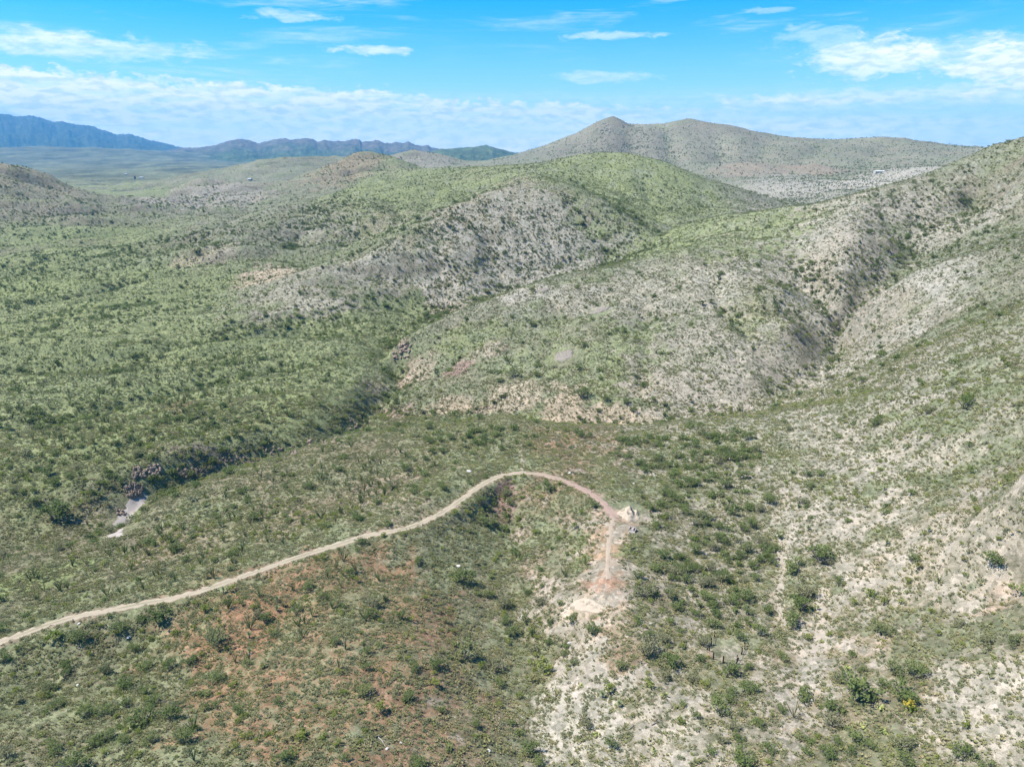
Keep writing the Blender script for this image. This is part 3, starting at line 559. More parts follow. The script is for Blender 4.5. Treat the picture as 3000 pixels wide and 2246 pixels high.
# ------------------------------------------------------------------ dirt road, track, wash: sheets laid on the ground
def strip(name, pl, half, lift, prof, colfn, mat, seed=0, ragged=0.35, **props):
    tg = np.gradient(pl, axis=0); tg /= np.linalg.norm(tg, axis=1)[:, None] + 1e-9
    nr = np.stack([-tg[:, 1], tg[:, 0]], 1); n = len(pl); s = np.linspace(-1, 1, 11)
    hw = half if np.ndim(half) else np.full(n, half)
    P = np.zeros((n, 11, 3)); C = np.zeros((n, 11, 3))
    along = np.arange(n) * 0.8
    for j, q in enumerate(s):
        e = 1 + (ragged * perlin(along / 1.7, np.full(n, j * 0.0 + (q > 0) * 9.0), seed) + ragged * 0.6 * perlin(along / 0.5, np.full(n, (q > 0) * 5.0), seed + 3)) * (abs(q) > 0.75)
        xy = pl + nr * (hw * q * e)[:, None]
        P[:, j, :2] = xy
        P[:, j, 2] = height(xy[:, 0], xy[:, 1]) + lift * (1 - abs(q) ** 4 * 0.9) + prof(q)
        C[:, j] = colfn(q, along, xy)
    me = mesh_np(name, P.reshape(-1, 3), grid_faces(n, 11))
    add_attr(me, 'soil', 'FLOAT_COLOR', C.reshape(-1, 3).clip(0.02, 0.8))
    return link(name, me, mat, kind='structure', **props)
rm, t = newmat('packed_dirt')
pos = t.n('ShaderNodeNewGeometry').outputs['Position']
a_s = t.n('ShaderNodeAttribute', attribute_name='soil').outputs['Color']
n1 = t.noise(pos, 2.2, 6, 0.65); n3 = t.noise(pos, 9.0, 3, 0.6)
c = t.mix(n1, t.mix(1.0, a_s, (0.78, 0.77, 0.75), 'MULTIPLY'), t.mix(1.0, a_s, (1.2, 1.2, 1.2), 'MULTIPLY'))
c = t.mix(t.ss(n3, 0.62, 0.75), c, (0.24, 0.22, 0.15))
t.n('ShaderNodeOutputMaterial', {0: t.n('ShaderNodeBsdfPrincipled', {'Base Color': c, 'Roughness': 0.95, 'Specular IOR Level': 0.1,
    'Normal': t.n('ShaderNodeBump', {'Strength': 0.4, 'Distance': 0.1, 'Height': n1})})})
L_road = len(road_pl) * 0.8
def road_col(q, along, xy):
    f = sst(along / L_road, 0.72, 0.90)[:, None]
    tan = np.array((0.315, 0.268, 0.205)); pink = np.array((0.275, 0.20, 0.17))
    c = tan * (1 - f) + pink * f
    mid = math.exp(-(q / 0.26) ** 2); edge = abs(q) > 0.85
    wd = (mid * (0.55 + 0.45 * np.tanh(4 * perlin(along / 9, along * 0, 77))))[:, None] * (1 - 0.7 * f)
    c = c * (1 - 0.75 * wd) + np.array((0.13, 0.14, 0.075)) * 0.75 * wd
    return c * (0.86 if edge else 1.0) * (1 + 0.12 * perlin(along / 3, along * 0 + q * 2, 71))[:, None]
strip('dirt_road', road_pl, 1.05 + 0.25 * perlin(np.arange(len(road_pl)) / 25.0, np.zeros(len(road_pl)), 5), 0.10, lambda q: -0.05 * (math.exp(-((abs(q) - 0.5) / 0.16) ** 2)), road_col, rm, 61, 0.6)
def px_line(pts, step=0.8): return polyline(ground(*np.array(pts, float).T)[:, :2], step)
strip('two_track_path', px_line([(1800, 1512), (1786, 1560), (1782, 1610), (1780, 1668), (1782, 1700)]), 0.6, 0.07, lambda q: 0.0, lambda q, al, xy: np.array((0.285, 0.235, 0.185)) * (1 + 0.15 * perlin(al / 2, al * 0 + q, 81))[:, None], rm, 63, 0.6)
strip('foot_path', px_line([(1527, 1292), (1524, 1320), (1531, 1345), (1530, 1382)]), 0.55, 0.07, lambda q: 0.0, lambda q, al, xy: np.array((0.235, 0.205, 0.16)) * (1 + 0.15 * perlin(al / 2, al * 0 + q, 83))[:, None], rm, 65, 0.7)
strip('dry_wash', px_line([(335, 1577), (352, 1545), (362, 1525), (380, 1500), (392, 1480), (402, 1462), (430, 1448)]), 2.0, 0.10, lambda q: -0.02, lambda q, al, xy: np.array((0.30, 0.27, 0.25)) * (1 + 0.15 * perlin(al / 3, al * 0 + q, 85))[:, None], rm, 67, 0.5)
strip('cattle_trail', px_line([(2290, 1560), (2286, 1620), (2282, 1700), (2290, 1790), (2300, 1850)]), 0.8, 0.07, lambda q: 0.0, lambda q, al, xy: np.array((0.285, 0.255, 0.21)) * (1 + 0.15 * perlin(al / 2, al * 0 + q, 87))[:, None], rm, 69, 0.8)
strip('sandy_gully', px_line([(2412, 1720), (2404, 1770), (2402, 1830), (2398, 1880), (2375, 1915)]), 0.9, 0.07, lambda q: 0.0, lambda q, al, xy: np.array((0.30, 0.265, 0.22)) * (1 + 0.15 * perlin(al / 2, al * 0 + q, 89))[:, None], rm, 73, 0.8)

# ------------------------------------------------------------------ plants: materials
def leaf_mat(name, c1, c2, c3=None, transl=0.45):
    m, t = newmat(name)
    rnd = t.n('ShaderNodeObjectInfo').outputs['Random']
    pos = t.n('ShaderNodeNewGeometry').outputs['Position']
    c = t.mix(rnd, c1, c2)
    if c3: c = t.mix(t.ss(t.math('FRACT', t.math('MULTIPLY', rnd, 7.31)), 0.72, 0.95), c, c3)
    nz = t.noise(pos, 2.4, 3, 0.6)
    c = t.mix(1.0, c, (1.38, 1.38, 1.42), 'MULTIPLY')
    c = t.mix(nz, t.mix(1.0, c, (0.70, 0.74, 0.72), 'MULTIPLY'), t.mix(1.0, c, (1.28, 1.24, 1.16), 'MULTIPLY'))
    d = t.n('ShaderNodeBsdfDiffuse', {'Color': c, 'Roughness': 0.5})
    tr = t.n('ShaderNodeBsdfTranslucent', {'Color': c})
    t.n('ShaderNodeOutputMaterial', {0: t.n('ShaderNodeMixShader', {0: transl, 1: d, 2: tr})})
    return m
M_mesq = leaf_mat('mesquite_leaves', (0.118, 0.155, 0.058), (0.165, 0.195, 0.080), (0.20, 0.20, 0.118))
M_shrub = leaf_mat('shrub_leaves', (0.155, 0.195, 0.045), (0.22, 0.24, 0.075), (0.23, 0.22, 0.11))
M_oak = leaf_mat('oak_leaves', (0.075, 0.10, 0.042), (0.11, 0.135, 0.052), (0.14, 0.155, 0.07), 0.2)
M_oco = leaf_mat('ocotillo_leaves', (0.125, 0.165, 0.07), (0.175, 0.20, 0.08), (0.21, 0.19, 0.09), 0.25)
M_low = leaf_mat('low_scrub_leaves', (0.15, 0.17, 0.088), (0.20, 0.21, 0.125), (0.235, 0.21, 0.13))
M_grass = leaf_mat('dry_grass', (0.21, 0.225, 0.095), (0.28, 0.265, 0.14), (0.33, 0.29, 0.18), 0.3)
M_yuc = leaf_mat('yucca_leaves', (0.16, 0.20, 0.10), (0.22, 0.25, 0.13), None, 0.1)
M_pear = leaf_mat('cactus_pads', (0.20, 0.24, 0.09), (0.28, 0.29, 0.10), None, 0.0)
M_yel = leaf_mat('yellow_flowers', (0.34, 0.27, 0.035), (0.38, 0.30, 0.05), None, 0.1)
def plain(name, c, rough=0.9, nscale=3.0, amp=0.25):
    m, t = newmat(name)
    pos = t.n('ShaderNodeNewGeometry').outputs['Position']
    nz = t.noise(pos, nscale, 5, 0.65)
    cc = t.mix(nz, tuple(v * (1 - amp) for v in c), tuple(min(v * (1 + amp), 0.85) for v in c))
    t.n('ShaderNodeOutputMaterial', {0: t.n('ShaderNodeBsdfPrincipled', {'Base Color': cc, 'Roughness': rough, 'Specular IOR Level': 0.15,
        'Normal': t.n('ShaderNodeBump', {'Strength': 0.5, 'Distance': 0.1, 'Height': nz})})})
    return m
M_bark = plain('grey_bark', (0.23, 0.21, 0.19)); M_wood = plain('dark_old_timber', (0.035, 0.027, 0.022)); M_pale_wood = plain('weathered_boards', (0.33, 0.25, 0.18))
M_rock_dark = plain('dark_canyon_rock', (0.195, 0.155, 0.122), 0.9, 1.6, 0.6); M_rock_pink = plain('pink_bank_rock', (0.26, 0.20, 0.155), 0.9, 0.9, 0.4)
M_rock_tan = plain('pale_tan_rock', (0.32, 0.275, 0.22), 0.9, 1.2, 0.35); M_rock_grey = plain('grey_bedrock', (0.20, 0.178, 0.152), 0.9, 1.3, 0.5)
M_stone = plain('white_stone', (0.42, 0.40, 0.375), 0.9, 2.0, 0.2); M_conc = plain('old_concrete', (0.31, 0.28, 0.255), 0.9, 2.0, 0.2)
M_heap = plain('pale_spoil', (0.36, 0.305, 0.24), 0.95, 2.2, 0.28); M_dark = plain('painted_opening_shade', (0.02, 0.018, 0.016)); M_dead = plain('dead_wood', (0.30, 0.27, 0.235))

# ------------------------------------------------------------------ plants: meshes (unit size: crown about 1 m wide)
def quads_mesh(name, centers, sizes, rng, flat=0.4, mat=None, stretch=1.0):
    n = len(centers)
    d = rng.normal(size=(n, 3)); d[:, 2] *= flat; d /= np.linalg.norm(d, axis=1)[:, None]
    e = rng.normal(size=(n, 3)); e -= d * (d * e).sum(1)[:, None]; e /= np.linalg.norm(e, axis=1)[:, None]
    s = np.asarray(sizes)[:, None]
    a = d * s * stretch; b = e * s
    V = np.stack([centers - a, centers + b * 0.7, centers + a, centers - b * 0.7], 1).reshape(-1, 3)
    F = np.arange(4 * n).reshape(n, 4)
    me = mesh_np(name, V, F, False)
    if mat: me.materials.append(mat)
    return me
def clumped_points(rng, n, lobes, squash, hollow):
    """leaves gathered in sprays at the ends of twigs, with gaps between"""
    L = [(0 if k == 0 else rng.uniform(0.05, 0.34), rng.uniform(0, 6.283), rng.uniform(0.24, 0.46), rng.uniform(0.15, 0.30)) for k in range(lobes)]
    m = max(12, n // 11); C = []
    for k in range(m):
        q, a, z0, r0 = L[rng.integers(lobes)]
        v = rng.normal(size=3); v[2] = abs(v[2]) * 0.9 if rng.uniform() < 0.75 else v[2]; v /= np.linalg.norm(v)
        r = r0 * (hollow + (1.12 - hollow) * rng.uniform() ** 0.5)
        C.append((q * math.cos(a) + v[0] * r, q * math.sin(a) + v[1] * r, (z0 + v[2] * r * 0.85) * squash))
    C = np.array(C); P = C[rng.integers(0, m, n)] + rng.normal(0, 1, (n, 3)) * np.array((0.045, 0.045, 0.03))
    P[:, 2] = np.maximum(P[:, 2], 0.04)
    P[:, :2] *= 0.5 / max(np.percentile(np.hypot(P[:, 0], P[:, 1]), 96), 1e-3)
    return P
def crown_points(rng, n, lobes, squash, hollow=0.45):
    if n > 200: return clumped_points(rng, n, lobes, squash, hollow)
    P = []
    L = []
    for k in range(lobes):
        a = rng.uniform(0, 6.283); q = rng.uniform(0.0, 0.30) if k else 0
        L.append((q * math.cos(a), q * math.sin(a), rng.uniform(0.26, 0.46), rng.uniform(0.18, 0.30)))
    for k in range(n):
        x0, y0, z0, r0 = L[rng.integers(lobes)]
        v = rng.normal(size=3); v /= np.linalg.norm(v)
        r = r0 * (hollow + (1 - hollow) * rng.uniform() ** 0.6)
        P.append((x0 + v[0] * r, y0 + v[1] * r, max(0.04, (z0 + v[2] * r * 0.85) * squash)))
    P = np.array(P); P[:, :2] *= 0.5 / max(np.percentile(np.hypot(P[:, 0], P[:, 1]), 96), 1e-3)
    return P
def tube_mesh(name, paths, sides=4, mat=None):
    V = []; F = []
    for pts, rad in paths:
        pts = np.asarray(pts, float); b0 = len(V)
        for i, p in enumerate(pts):
            d = pts[min(i + 1, len(pts) - 1)] - pts[max(i - 1, 0)]; d /= np.linalg.norm(d) + 1e-9
            u = np.cross(d, (0.3, 0.9, 0.2)); u /= np.linalg.norm(u) + 1e-9; w_ = np.cross(d, u)
            for k in range(sides):
                a = 6.283 * k / sides; V.append(p + (u * math.cos(a) + w_ * math.sin(a)) * rad[i])
        for i in range(len(pts) - 1):
            for k in range(sides):
                k2 = (k + 1) % sides
                F.append((b0 + i * sides + k, b0 + i * sides + k2, b0 + (i + 1) * sides + k2, b0 + (i + 1) * sides + k))
    me = mesh_np(name, V, F, True)
    if mat: me.materials.append(mat)
    return me
def trunk_mesh(rng, name, n, mat, spread=0.33, top=0.42):
    paths = []
    for k in range(n):
        a = 6.283 * k / n + rng.uniform(-0.4, 0.4); q = spread * rng.uniform(0.6, 1.15); h = top * rng.uniform(0.75, 1.15)
        paths.append(([(0.02 * math.cos(a), 0.02 * math.sin(a), -0.06), (q * 0.35 * math.cos(a), q * 0.35 * math.sin(a), h * 0.4), (q * math.cos(a + 0.2), q * math.sin(a + 0.2), h)], (0.022, 0.016, 0.007)))
    return tube_mesh(name, paths, 4, mat)
rng = np.random.default_rng(7)
def bush_set(kind, nvar, nleaf, size, lobes, squash, mat, hollow=0.45):
    out = []
    for i in range(nvar):
        r = np.random.default_rng(hash((kind, i)) % 1000 if False else (sum(map(ord, kind)) * 31 + i))
        P = crown_points(r, nleaf, int(r.integers(*lobes)), squash, hollow)
        out.append(quads_mesh(kind + '_crown', P, r.uniform(0.75, 1.3, nleaf) * size, r, 0.5, mat))
    return out
C_mesq = bush_set('mesquite', 8, 620, 0.034, (6, 12), 0.95, M_mesq)
C_shrub = bush_set('shrub', 6, 260, 0.048, (3, 7), 0.95, M_shrub)
C_oak = bush_set('oak', 6, 420, 0.042, (4, 8), 1.15, M_oak, 0.6)
T_mesq = [trunk_mesh(np.random.default_rng(40 + i), 'mesquite_trunk', 8, M_bark, 0.40, 0.50) for i in range(4)]
T_shrub = [trunk_mesh(np.random.default_rng(50 + i), 'shrub_stem', 4, M_bark, 0.25, 0.35) for i in range(2)]
T_oak = [trunk_mesh(np.random.default_rng(60 + i), 'oak_trunk', 4, M_bark, 0.2, 0.5) for i in range(2)]
L_mesq = bush_set('mesquite_far', 6, 130, 0.075, (5, 9), 0.95, M_mesq)
L_shrub = bush_set('shrub_far', 5, 70, 0.09, (3, 6), 0.95, M_shrub)
L_oak = bush_set('oak_far', 5, 90, 0.085, (3, 6), 1.1, M_oak, 0.6)
L_low = bush_set('low_far', 6, 34, 0.12, (2, 5), 0.75, M_low)
def ocotillo_mesh(i):
    r = np.random.default_rng(300 + i); paths = []; n = int(r.integers(9, 16))
    for k in range(n):
        a = r.uniform(0, 6.283); lean = r.uniform(0.10, 0.62); L = r.uniform(0.75, 1.1)
        c, s_ = math.cos(a), math.sin(a)
        paths.append(([(0, 0, -0.03), (c * lean * 0.28 * L, s_ * lean * 0.28 * L, 0.33 * L), (c * lean * 0.62 * L, s_ * lean * 0.62 * L, 0.68 * L), (c * lean * 0.9 * L, s_ * lean * 0.9 * L, L)], (0.012, 0.019, 0.019, 0.008)))
    me = tube_mesh('ocotillo', paths, 3, M_oco)
    return me
O_oco = [ocotillo_mesh(i) for i in range(7)]
def blades(name, i, n, h, rad, wid, mat, up=0.8, seed=400):
    r = np.random.default_rng(seed + i); V = []; F = []
    for k in range(n):
        a = r.uniform(0, 6.283); q = rad * math.sqrt(r.uniform()); x, y = q * math.cos(a), q * math.sin(a)
        b = r.uniform(0, 6.283); ln = (1 - up) * h * r.uniform(0.5, 1.6); hh = h * r.uniform(0.6, 1.15)
        px_, py_ = -math.sin(b) * wid, math.cos(b) * wid
        V += [(x + px_, y + py_, -0.03), (x - px_, y - py_, -0.03), (x + math.cos(b) * ln, y + math.sin(b) * ln, hh)]; F.append((len(V) - 3, len(V) - 2, len(V) - 1))
    me = mesh_np(name, V, F, False); me.materials.append(mat); return me
def grass_patch(i):
    r = np.random.default_rng(500 + i); V = []; F = []
    for q in range(7):
        a = r.uniform(0, 6.283); d = 0.75 * math.sqrt(r.uniform()); cx, cy = d * math.cos(a), d * math.sin(a); s_ = r.uniform(0.5, 1.2)
        for k in range(9):
            b = 6.283 * k / 9 + r.uniform(-0.3, 0.3); ln = 0.22 * s_ * r.uniform(0.5, 1.3); hh = 0.34 * s_ * r.uniform(0.6, 1.1); wd = 0.075 * s_
            px_, py_ = -math.sin(b) * wd, math.cos(b) * wd
            V += [(cx + px_, cy + py_, -0.04), (cx - px_, cy - py_, -0.04), (cx + math.cos(b) * ln, cy + math.sin(b) * ln, hh)]; F.append((len(V) - 3, len(V) - 2, len(V) - 1))
    me = mesh_np('grass_patch', V, F, False); me.materials.append(M_grass); return me
G_grass = [grass_patch(i) for i in range(6)]
def rock_mesh(name, i, mat, sub=1, sq=(1, 0.8, 0.6), rough=0.25):
    import bmesh
    bm = bmesh.new(); bmesh.ops.create_icosphere(bm, subdivisions=sub, radius=0.5)
    r = np.random.default_rng(700 + i)
    for v in bm.verts:
        f = 1 + r.uniform(-rough, rough); v.co.x *= sq[0] * f; v.co.y *= sq[1] * f; v.co.z *= sq[2] * f
    me = bpy.data.meshes.new(name); bm.to_mesh(me); bm.free(); me.materials.append(mat); return me
K_stone = [rock_mesh('stone', i, M_stone, 2) for i in range(4)]
K_small = [rock_mesh('loose_stone', 20 + i, M_rock_tan, 1) for i in range(3)]

# ------------------------------------------------------------------ where plants grow
Hz = (H - CAMZ) / RR
RUN = np.maximum.accumulate(Hz, axis=0)                   # running horizon of every bearing
def in_view(x, y, z, top, margin=0.0):
    """plants that the viewpoint (or one a few steps off) could see"""
    px, py = project(x, y, z + top * 0.5)
    r = np.hypot(x, y); tv = (z + top - CAMZ) / r
    hz = bilin(RUN, U0, U1, V0, V1, np.arctan2(x, y), np.log(np.maximum(r - 2.0, 43)))
    return (px > -120 - margin) & (px < 3120 + margin) & (py < 2246 + 200) & (tv > hz - 0.006)
def field(name_arr, x, y): return bilin(name_arr, U0, U1, V0, V1, np.arctan2(x, y), np.log(np.hypot(x, y)))
DENS = {  # px, py, half-width, half-height, added density
 'mesq': [(2080, 1500, 160, 270, 3.4), (2000, 1320, 220, 60, 2.4), (1880, 1420, 70, 60, 0.8), (2080, 1800, 120, 150, 1.6), (1520, 1280, 220, 40, 0.9), (1300, 1300, 120, 40, 0.7), (950, 960, 190, 45, 2.0), (750, 985, 160, 25, 1.4), (1150, 1190, 80, 50, 0.9), (160, 1470, 190, 80, 1.0), (480, 1440, 140, 70, 0.5),
          (600, 1560, 170, 60, 0.8), (300, 920, 320, 40, 1.2), (100, 780, 300, 30, 1.3), (400, 740, 240, 30, 1.0), (300, 640, 320, 30, 1.6), (500, 600, 220, 24, 1.2), (250, 2120, 280, 130, 0.55), (430, 1830, 150, 80, 0.9), (2500, 2080, 240, 140, 0.35), (2150, 2100, 150, 150, 0.5), (1500, 1700, 70, 200, 0.5),
          (500, 1250, 300, 50, 0.5), (150, 1230, 180, 60, 0.7), (700, 1080, 200, 30, 0.7), (1900, 1880, 100, 110, 0.9), (1750, 1690, 100, 120, -0.55), (2800, 2100, 220, 150, -0.3), (1650, 2100, 130, 130, -0.2), (1000, 2050, 300, 160, -0.15), (2650, 1700, 250, 150, -0.2)],
 'shrub': [(1480, 1650, 60, 230, 2.2), (1540, 1900, 60, 150, 1.6), (1590, 1420, 130, 30, 1.4), (1150, 1200, 100, 60, 1.3), (1380, 880, 110, 40, 1.0), (600, 1400, 260, 40, 1.2), (300, 1520, 160, 70, 1.4), (1200, 1060, 60, 70, 1.0), (650, 1560, 400, 90, 0.9), (400, 1300, 400, 80, 0.7), (600, 1800, 300, 90, 0.6), (2300, 900, 120, 110, 0.9), (2500, 830, 110, 120, 0.6),
           (1700, 1760, 90, 110, -0.8), (1640, 2100, 130, 120, -0.5), (2650, 1200, 350, 120, 0.5), (1600, 1000, 250, 70, 0.4), (2000, 1050, 200, 80, 0.4)],
 'oak': [(1500, 720, 280, 130, 1.5), (1650, 680, 150, 90, 1.2), (1850, 720, 70, 60, 1.2), (1230, 720, 160, 90, 0.7), (2350, 880, 140, 110, 1.2), (2500, 780, 120, 120, 1.1), (2700, 720, 150, 90, 0.8), (1320, 880, 90, 50, 1.0), (1750, 540, 120, 80, 0.05), (1800, 640, 60, 50, 0.7), (1000, 650, 200, 70, 0.9), (800, 620, 220, 70, 0.7), (1180, 1090, 50, 70, 1.0), (1400, 1195, 90, 20, 1.2),
         (2050, 440, 250, 70, 0.9), (1800, 420, 160, 60, 0.9), (2350, 560, 200, 40, 0.7), (2550, 540, 200, 40, 0.7), (2700, 600, 250, 80, 0.4), (1080, 475, 170, 50, 1.3), (1240, 460, 110, 30, 0.7), (60, 520, 130, 50, 1.0), (2150, 500, 120, 30, 0.4), (2650, 440, 300, 50, 0.4), (1950, 600, 120, 50, 0.25), (2900, 560, 150, 120, 0.4), (650, 570, 160, 40, 0.5)],
 'oco': [(500, 1150, 420, 90, 1.2), (250, 1280, 300, 70, 1.2), (800, 1450, 400, 110, 1.0), (600, 1620, 420, 90, 1.3), (900, 1800, 300, 160, 1.5), (1150, 1950, 250, 170, 1.1), (700, 2100, 350, 130, 0.4), (150, 1680, 180, 60, 1.0), (1150, 1380, 200, 70, 0.7), (2750, 1620, 160, 110, 0.45), (1800, 1950, 140, 140, 0.5), (1000, 1650, 180, 80, 1.0), (300, 1950, 260, 90, 0.5), (2450, 1870, 120, 80, 0.3), (400, 1050, 400, 40, 0.6)],
}
def density(kind, x, y, base):
    d = np.full(x.shape, base)
    for spec, f in zip(DENS[kind], blob_field(x, y, DENS[kind])): d += spec[4] * (1 - sst(f + ed_f(x, y) * 0.8, 0.3, 1.3))
    return d
def ed_f(x, y): return fbm(x / 18, y / 18, 311, 3)
CLEAR = []    # x, y, radius kept free of random plants
for p in ground([1830, 1855, 1650, 2130, 1760, 1780, 1790], [1500, 1545, 1040, 1905, 905, 1640, 1570]): pass
for (cx_, cy_, cr_) in ((1838, 1500, 6.0), (1855, 1545, 3.5), (1650, 1045, 9.0), (2125, 1905, 4.0), (1763, 910, 7.0), (1787, 1590, 3.2), (1783, 1625, 3.4), (1778, 1665, 3.6), (1776, 1705, 3.6), (1784, 1745, 3.4), (1800, 1550, 3.5), (1720, 1770, 4.0), (372, 1520, 4.6), (390, 1480, 4.6), (352, 1556, 4.6), (362, 1538, 4.6), (382, 1500, 4.6), (400, 1462, 4.0)):
    q = ground(cx_, cy_)[0]; CLEAR.append((q[0], q[1], cr_))
STRIPS = [road_pl]
def free(x, y, pad=1.0):
    ok = np.ones(len(x), bool)
    rd = bilin(ROAD_D, U0, U1, V0, V1, np.arctan2(x, y), np.log(np.hypot(x, y)))
    ok &= rd > 1.35 + pad * 0.45
    for cx_, cy_, cr_ in CLEAR: ok &= (x - cx_) ** 2 + (y - cy_) ** 2 > (cr_ + pad * 0.5) ** 2
    return ok
def scatter(seed, r0, r1, per_m2, cap=900000):
    r = np.random.default_rng(seed); area = 0.5 * (r1 * r1 - r0 * r0) * R(90)
    n = int(min(area * per_m2, cap))
    rad = np.sqrt(r.uniform(r0 * r0, r1 * r1, n)); a = r.uniform(R(-45), R(45), n)
    return rad * np.sin(a), rad * np.cos(a), r
HOL = np.clip(hollow, -1, 1)
def grow(kind, seed, rings, base, smin, smax, gain_hollow=0.0, gain_left=0.0, top=0.6):
    xs, ys, ss = [], [], []
    for k, (r0, r1, dm, sc_) in enumerate(rings):
        x, y, r = scatter(seed + k, r0, r1, dm)
        z = height(x, y)
        v = in_view(x, y, z, smax * top * sc_); x, y = x[v], y[v]
        d = density(kind, x, y, base) if kind in DENS else np.full(x.shape, base)
        d = d + gain_hollow * np.clip(field(HOL, x, y), -1, 1) + gain_left * field(leftness, x, y)
        d *= 0.35 + 1.2 * sst(fbm(x / 27, y / 27, seed + 900, 3), -0.3, 0.4)
        keep = r.uniform(size=len(x)) < d * 0.42
        x, y = x[keep], y[keep]
        s_ = (smin + (smax - smin) * r.beta(1.15, 3.0, len(x))) * sc_
        ok = free(x, y, 1.5); xs.append(x[ok]); ys.append(y[ok]); ss.append(s_[ok])
    return np.concatenate(xs), np.concatenate(ys), np.concatenate(ss)
PLANTS = {}
PLANTS['mesq'] = grow('mesq', 1100, ((75, 420, 0.115, 1), (420, 1000, 0.075, 1), (1000, 3200, 0.020, 1.3)), 0.14, 1.5, 5.4, 1.0, 0.10)
PLANTS['shrub'] = grow('shrub', 1200, ((75, 420, 0.17, 1), (420, 900, 0.17, 1), (900, 1800, 0.05, 1.4)), 0.46, 0.7, 2.8, 0.6, 0.1)
PLANTS['oak'] = grow('oak', 1300, ((300, 1000, 0.105, 1), (1000, 1800, 0.045, 1.1), (1800, 3000, 0.022, 1.4)), 0.05, 1.2, 4.2, 0.25)
PLANTS['oco'] = grow('oco', 1400, ((85, 420, 0.036, 1), (420, 700, 0.026, 1)), 0.04, 2.2, 3.8, -0.1)

# thick growth along washes and gullies
RIP = [(1.0, 5, [(250, 1592), (330, 1560), (400, 1450), (520, 1395), (680, 1345), (950, 1290), (1060, 1230), (1100, 1170), (1170, 1130), (1160, 1080), (1130, 1010), (1200, 965), (1290, 912), (1400, 872), (1500, 846)]),
       (0.7, 4, [(1130, 1205), (1300, 1208), (1500, 1224), (1650, 1239), (1800, 1242), (1940, 1238), (2080, 1212), (2204, 1194)]), (0.8, 4, [(2204, 1194), (2394, 1100), (2455, 990), (2421, 917), (2398, 849), (2340, 760)]), (0.7, 4, [(2455, 985), (2540, 892), (2611, 819), (2656, 727), (2725, 659)]),
       (0.55, 7, [(0, 915), (290, 847), (543, 775), (702, 706)]), (0.55, 7, [(0, 1088), (250, 1062), (480, 1012), (760, 988)]), (0.5, 8, [(0, 785), (250, 745), (500, 705), (640, 690)]), (0.5, 6, [(0, 1268), (250, 1205), (500, 1135), (800, 1065)]), (0.5, 10, [(0, 665), (300, 622), (500, 592)]), (0.5, 5, [(0, 1395), (150, 1350), (420, 1290), (640, 1235)]),
       (0.6, 5, [(1660, 520), (1790, 590), (1890, 655), (1935, 684)]), (0.5, 5, [(1640, 575), (1700, 640), (1790, 720), (1850, 762)]), (0.6, 3, [(1430, 1450), (1470, 1560), (1480, 1700), (1530, 1850), (1560, 2000)]), (0.35, 4, [(1100, 640), (1050, 690), (980, 740)]), (0.35, 4, [(950, 640), (880, 690), (800, 740)]), (0.4, 4, [(2060, 790), (2120, 900), (2210, 1020)]), (0.4, 8, [(1450, 548), (1400, 572), (1250, 638), (1150, 690), (1000, 752)])]
rr_ = np.random.default_rng(77); rip = {'mesq': [], 'oak': [], 'shrub': []}
for dens_, wid_, pts_ in RIP:
    pl = polyline(ground(*np.array(pts_, float).T)[:, :2], 1.0)
    n_ = int(len(pl) * dens_ * 0.55)
    q_ = pl[rr_.integers(0, len(pl), n_)] + rr_.normal(0, wid_, (n_, 2))
    for k_, a_ in zip(rr_.choice(('mesq', 'mesq', 'mesq', 'oak', 'shrub'), n_), q_): rip[k_].append(a_)
for k_, a_ in rip.items():
    a_ = np.array(a_); sz = {'mesq': (2.2, 5.0), 'oak': (2.0, 4.4), 'shrub': (1.2, 2.8)}[k_]
    ok_ = free(a_[:, 0], a_[:, 1], 1.0); a_ = a_[ok_]
    x, y, s_ = PLANTS[k_]; PLANTS[k_] = (np.r_[x, a_[:, 0]], np.r_[y, a_[:, 1]], np.r_[s_, rr_.uniform(*sz, len(a_)) * np.clip(np.hypot(a_[:, 0], a_[:, 1]) / 500, 0.8, 1.3)])

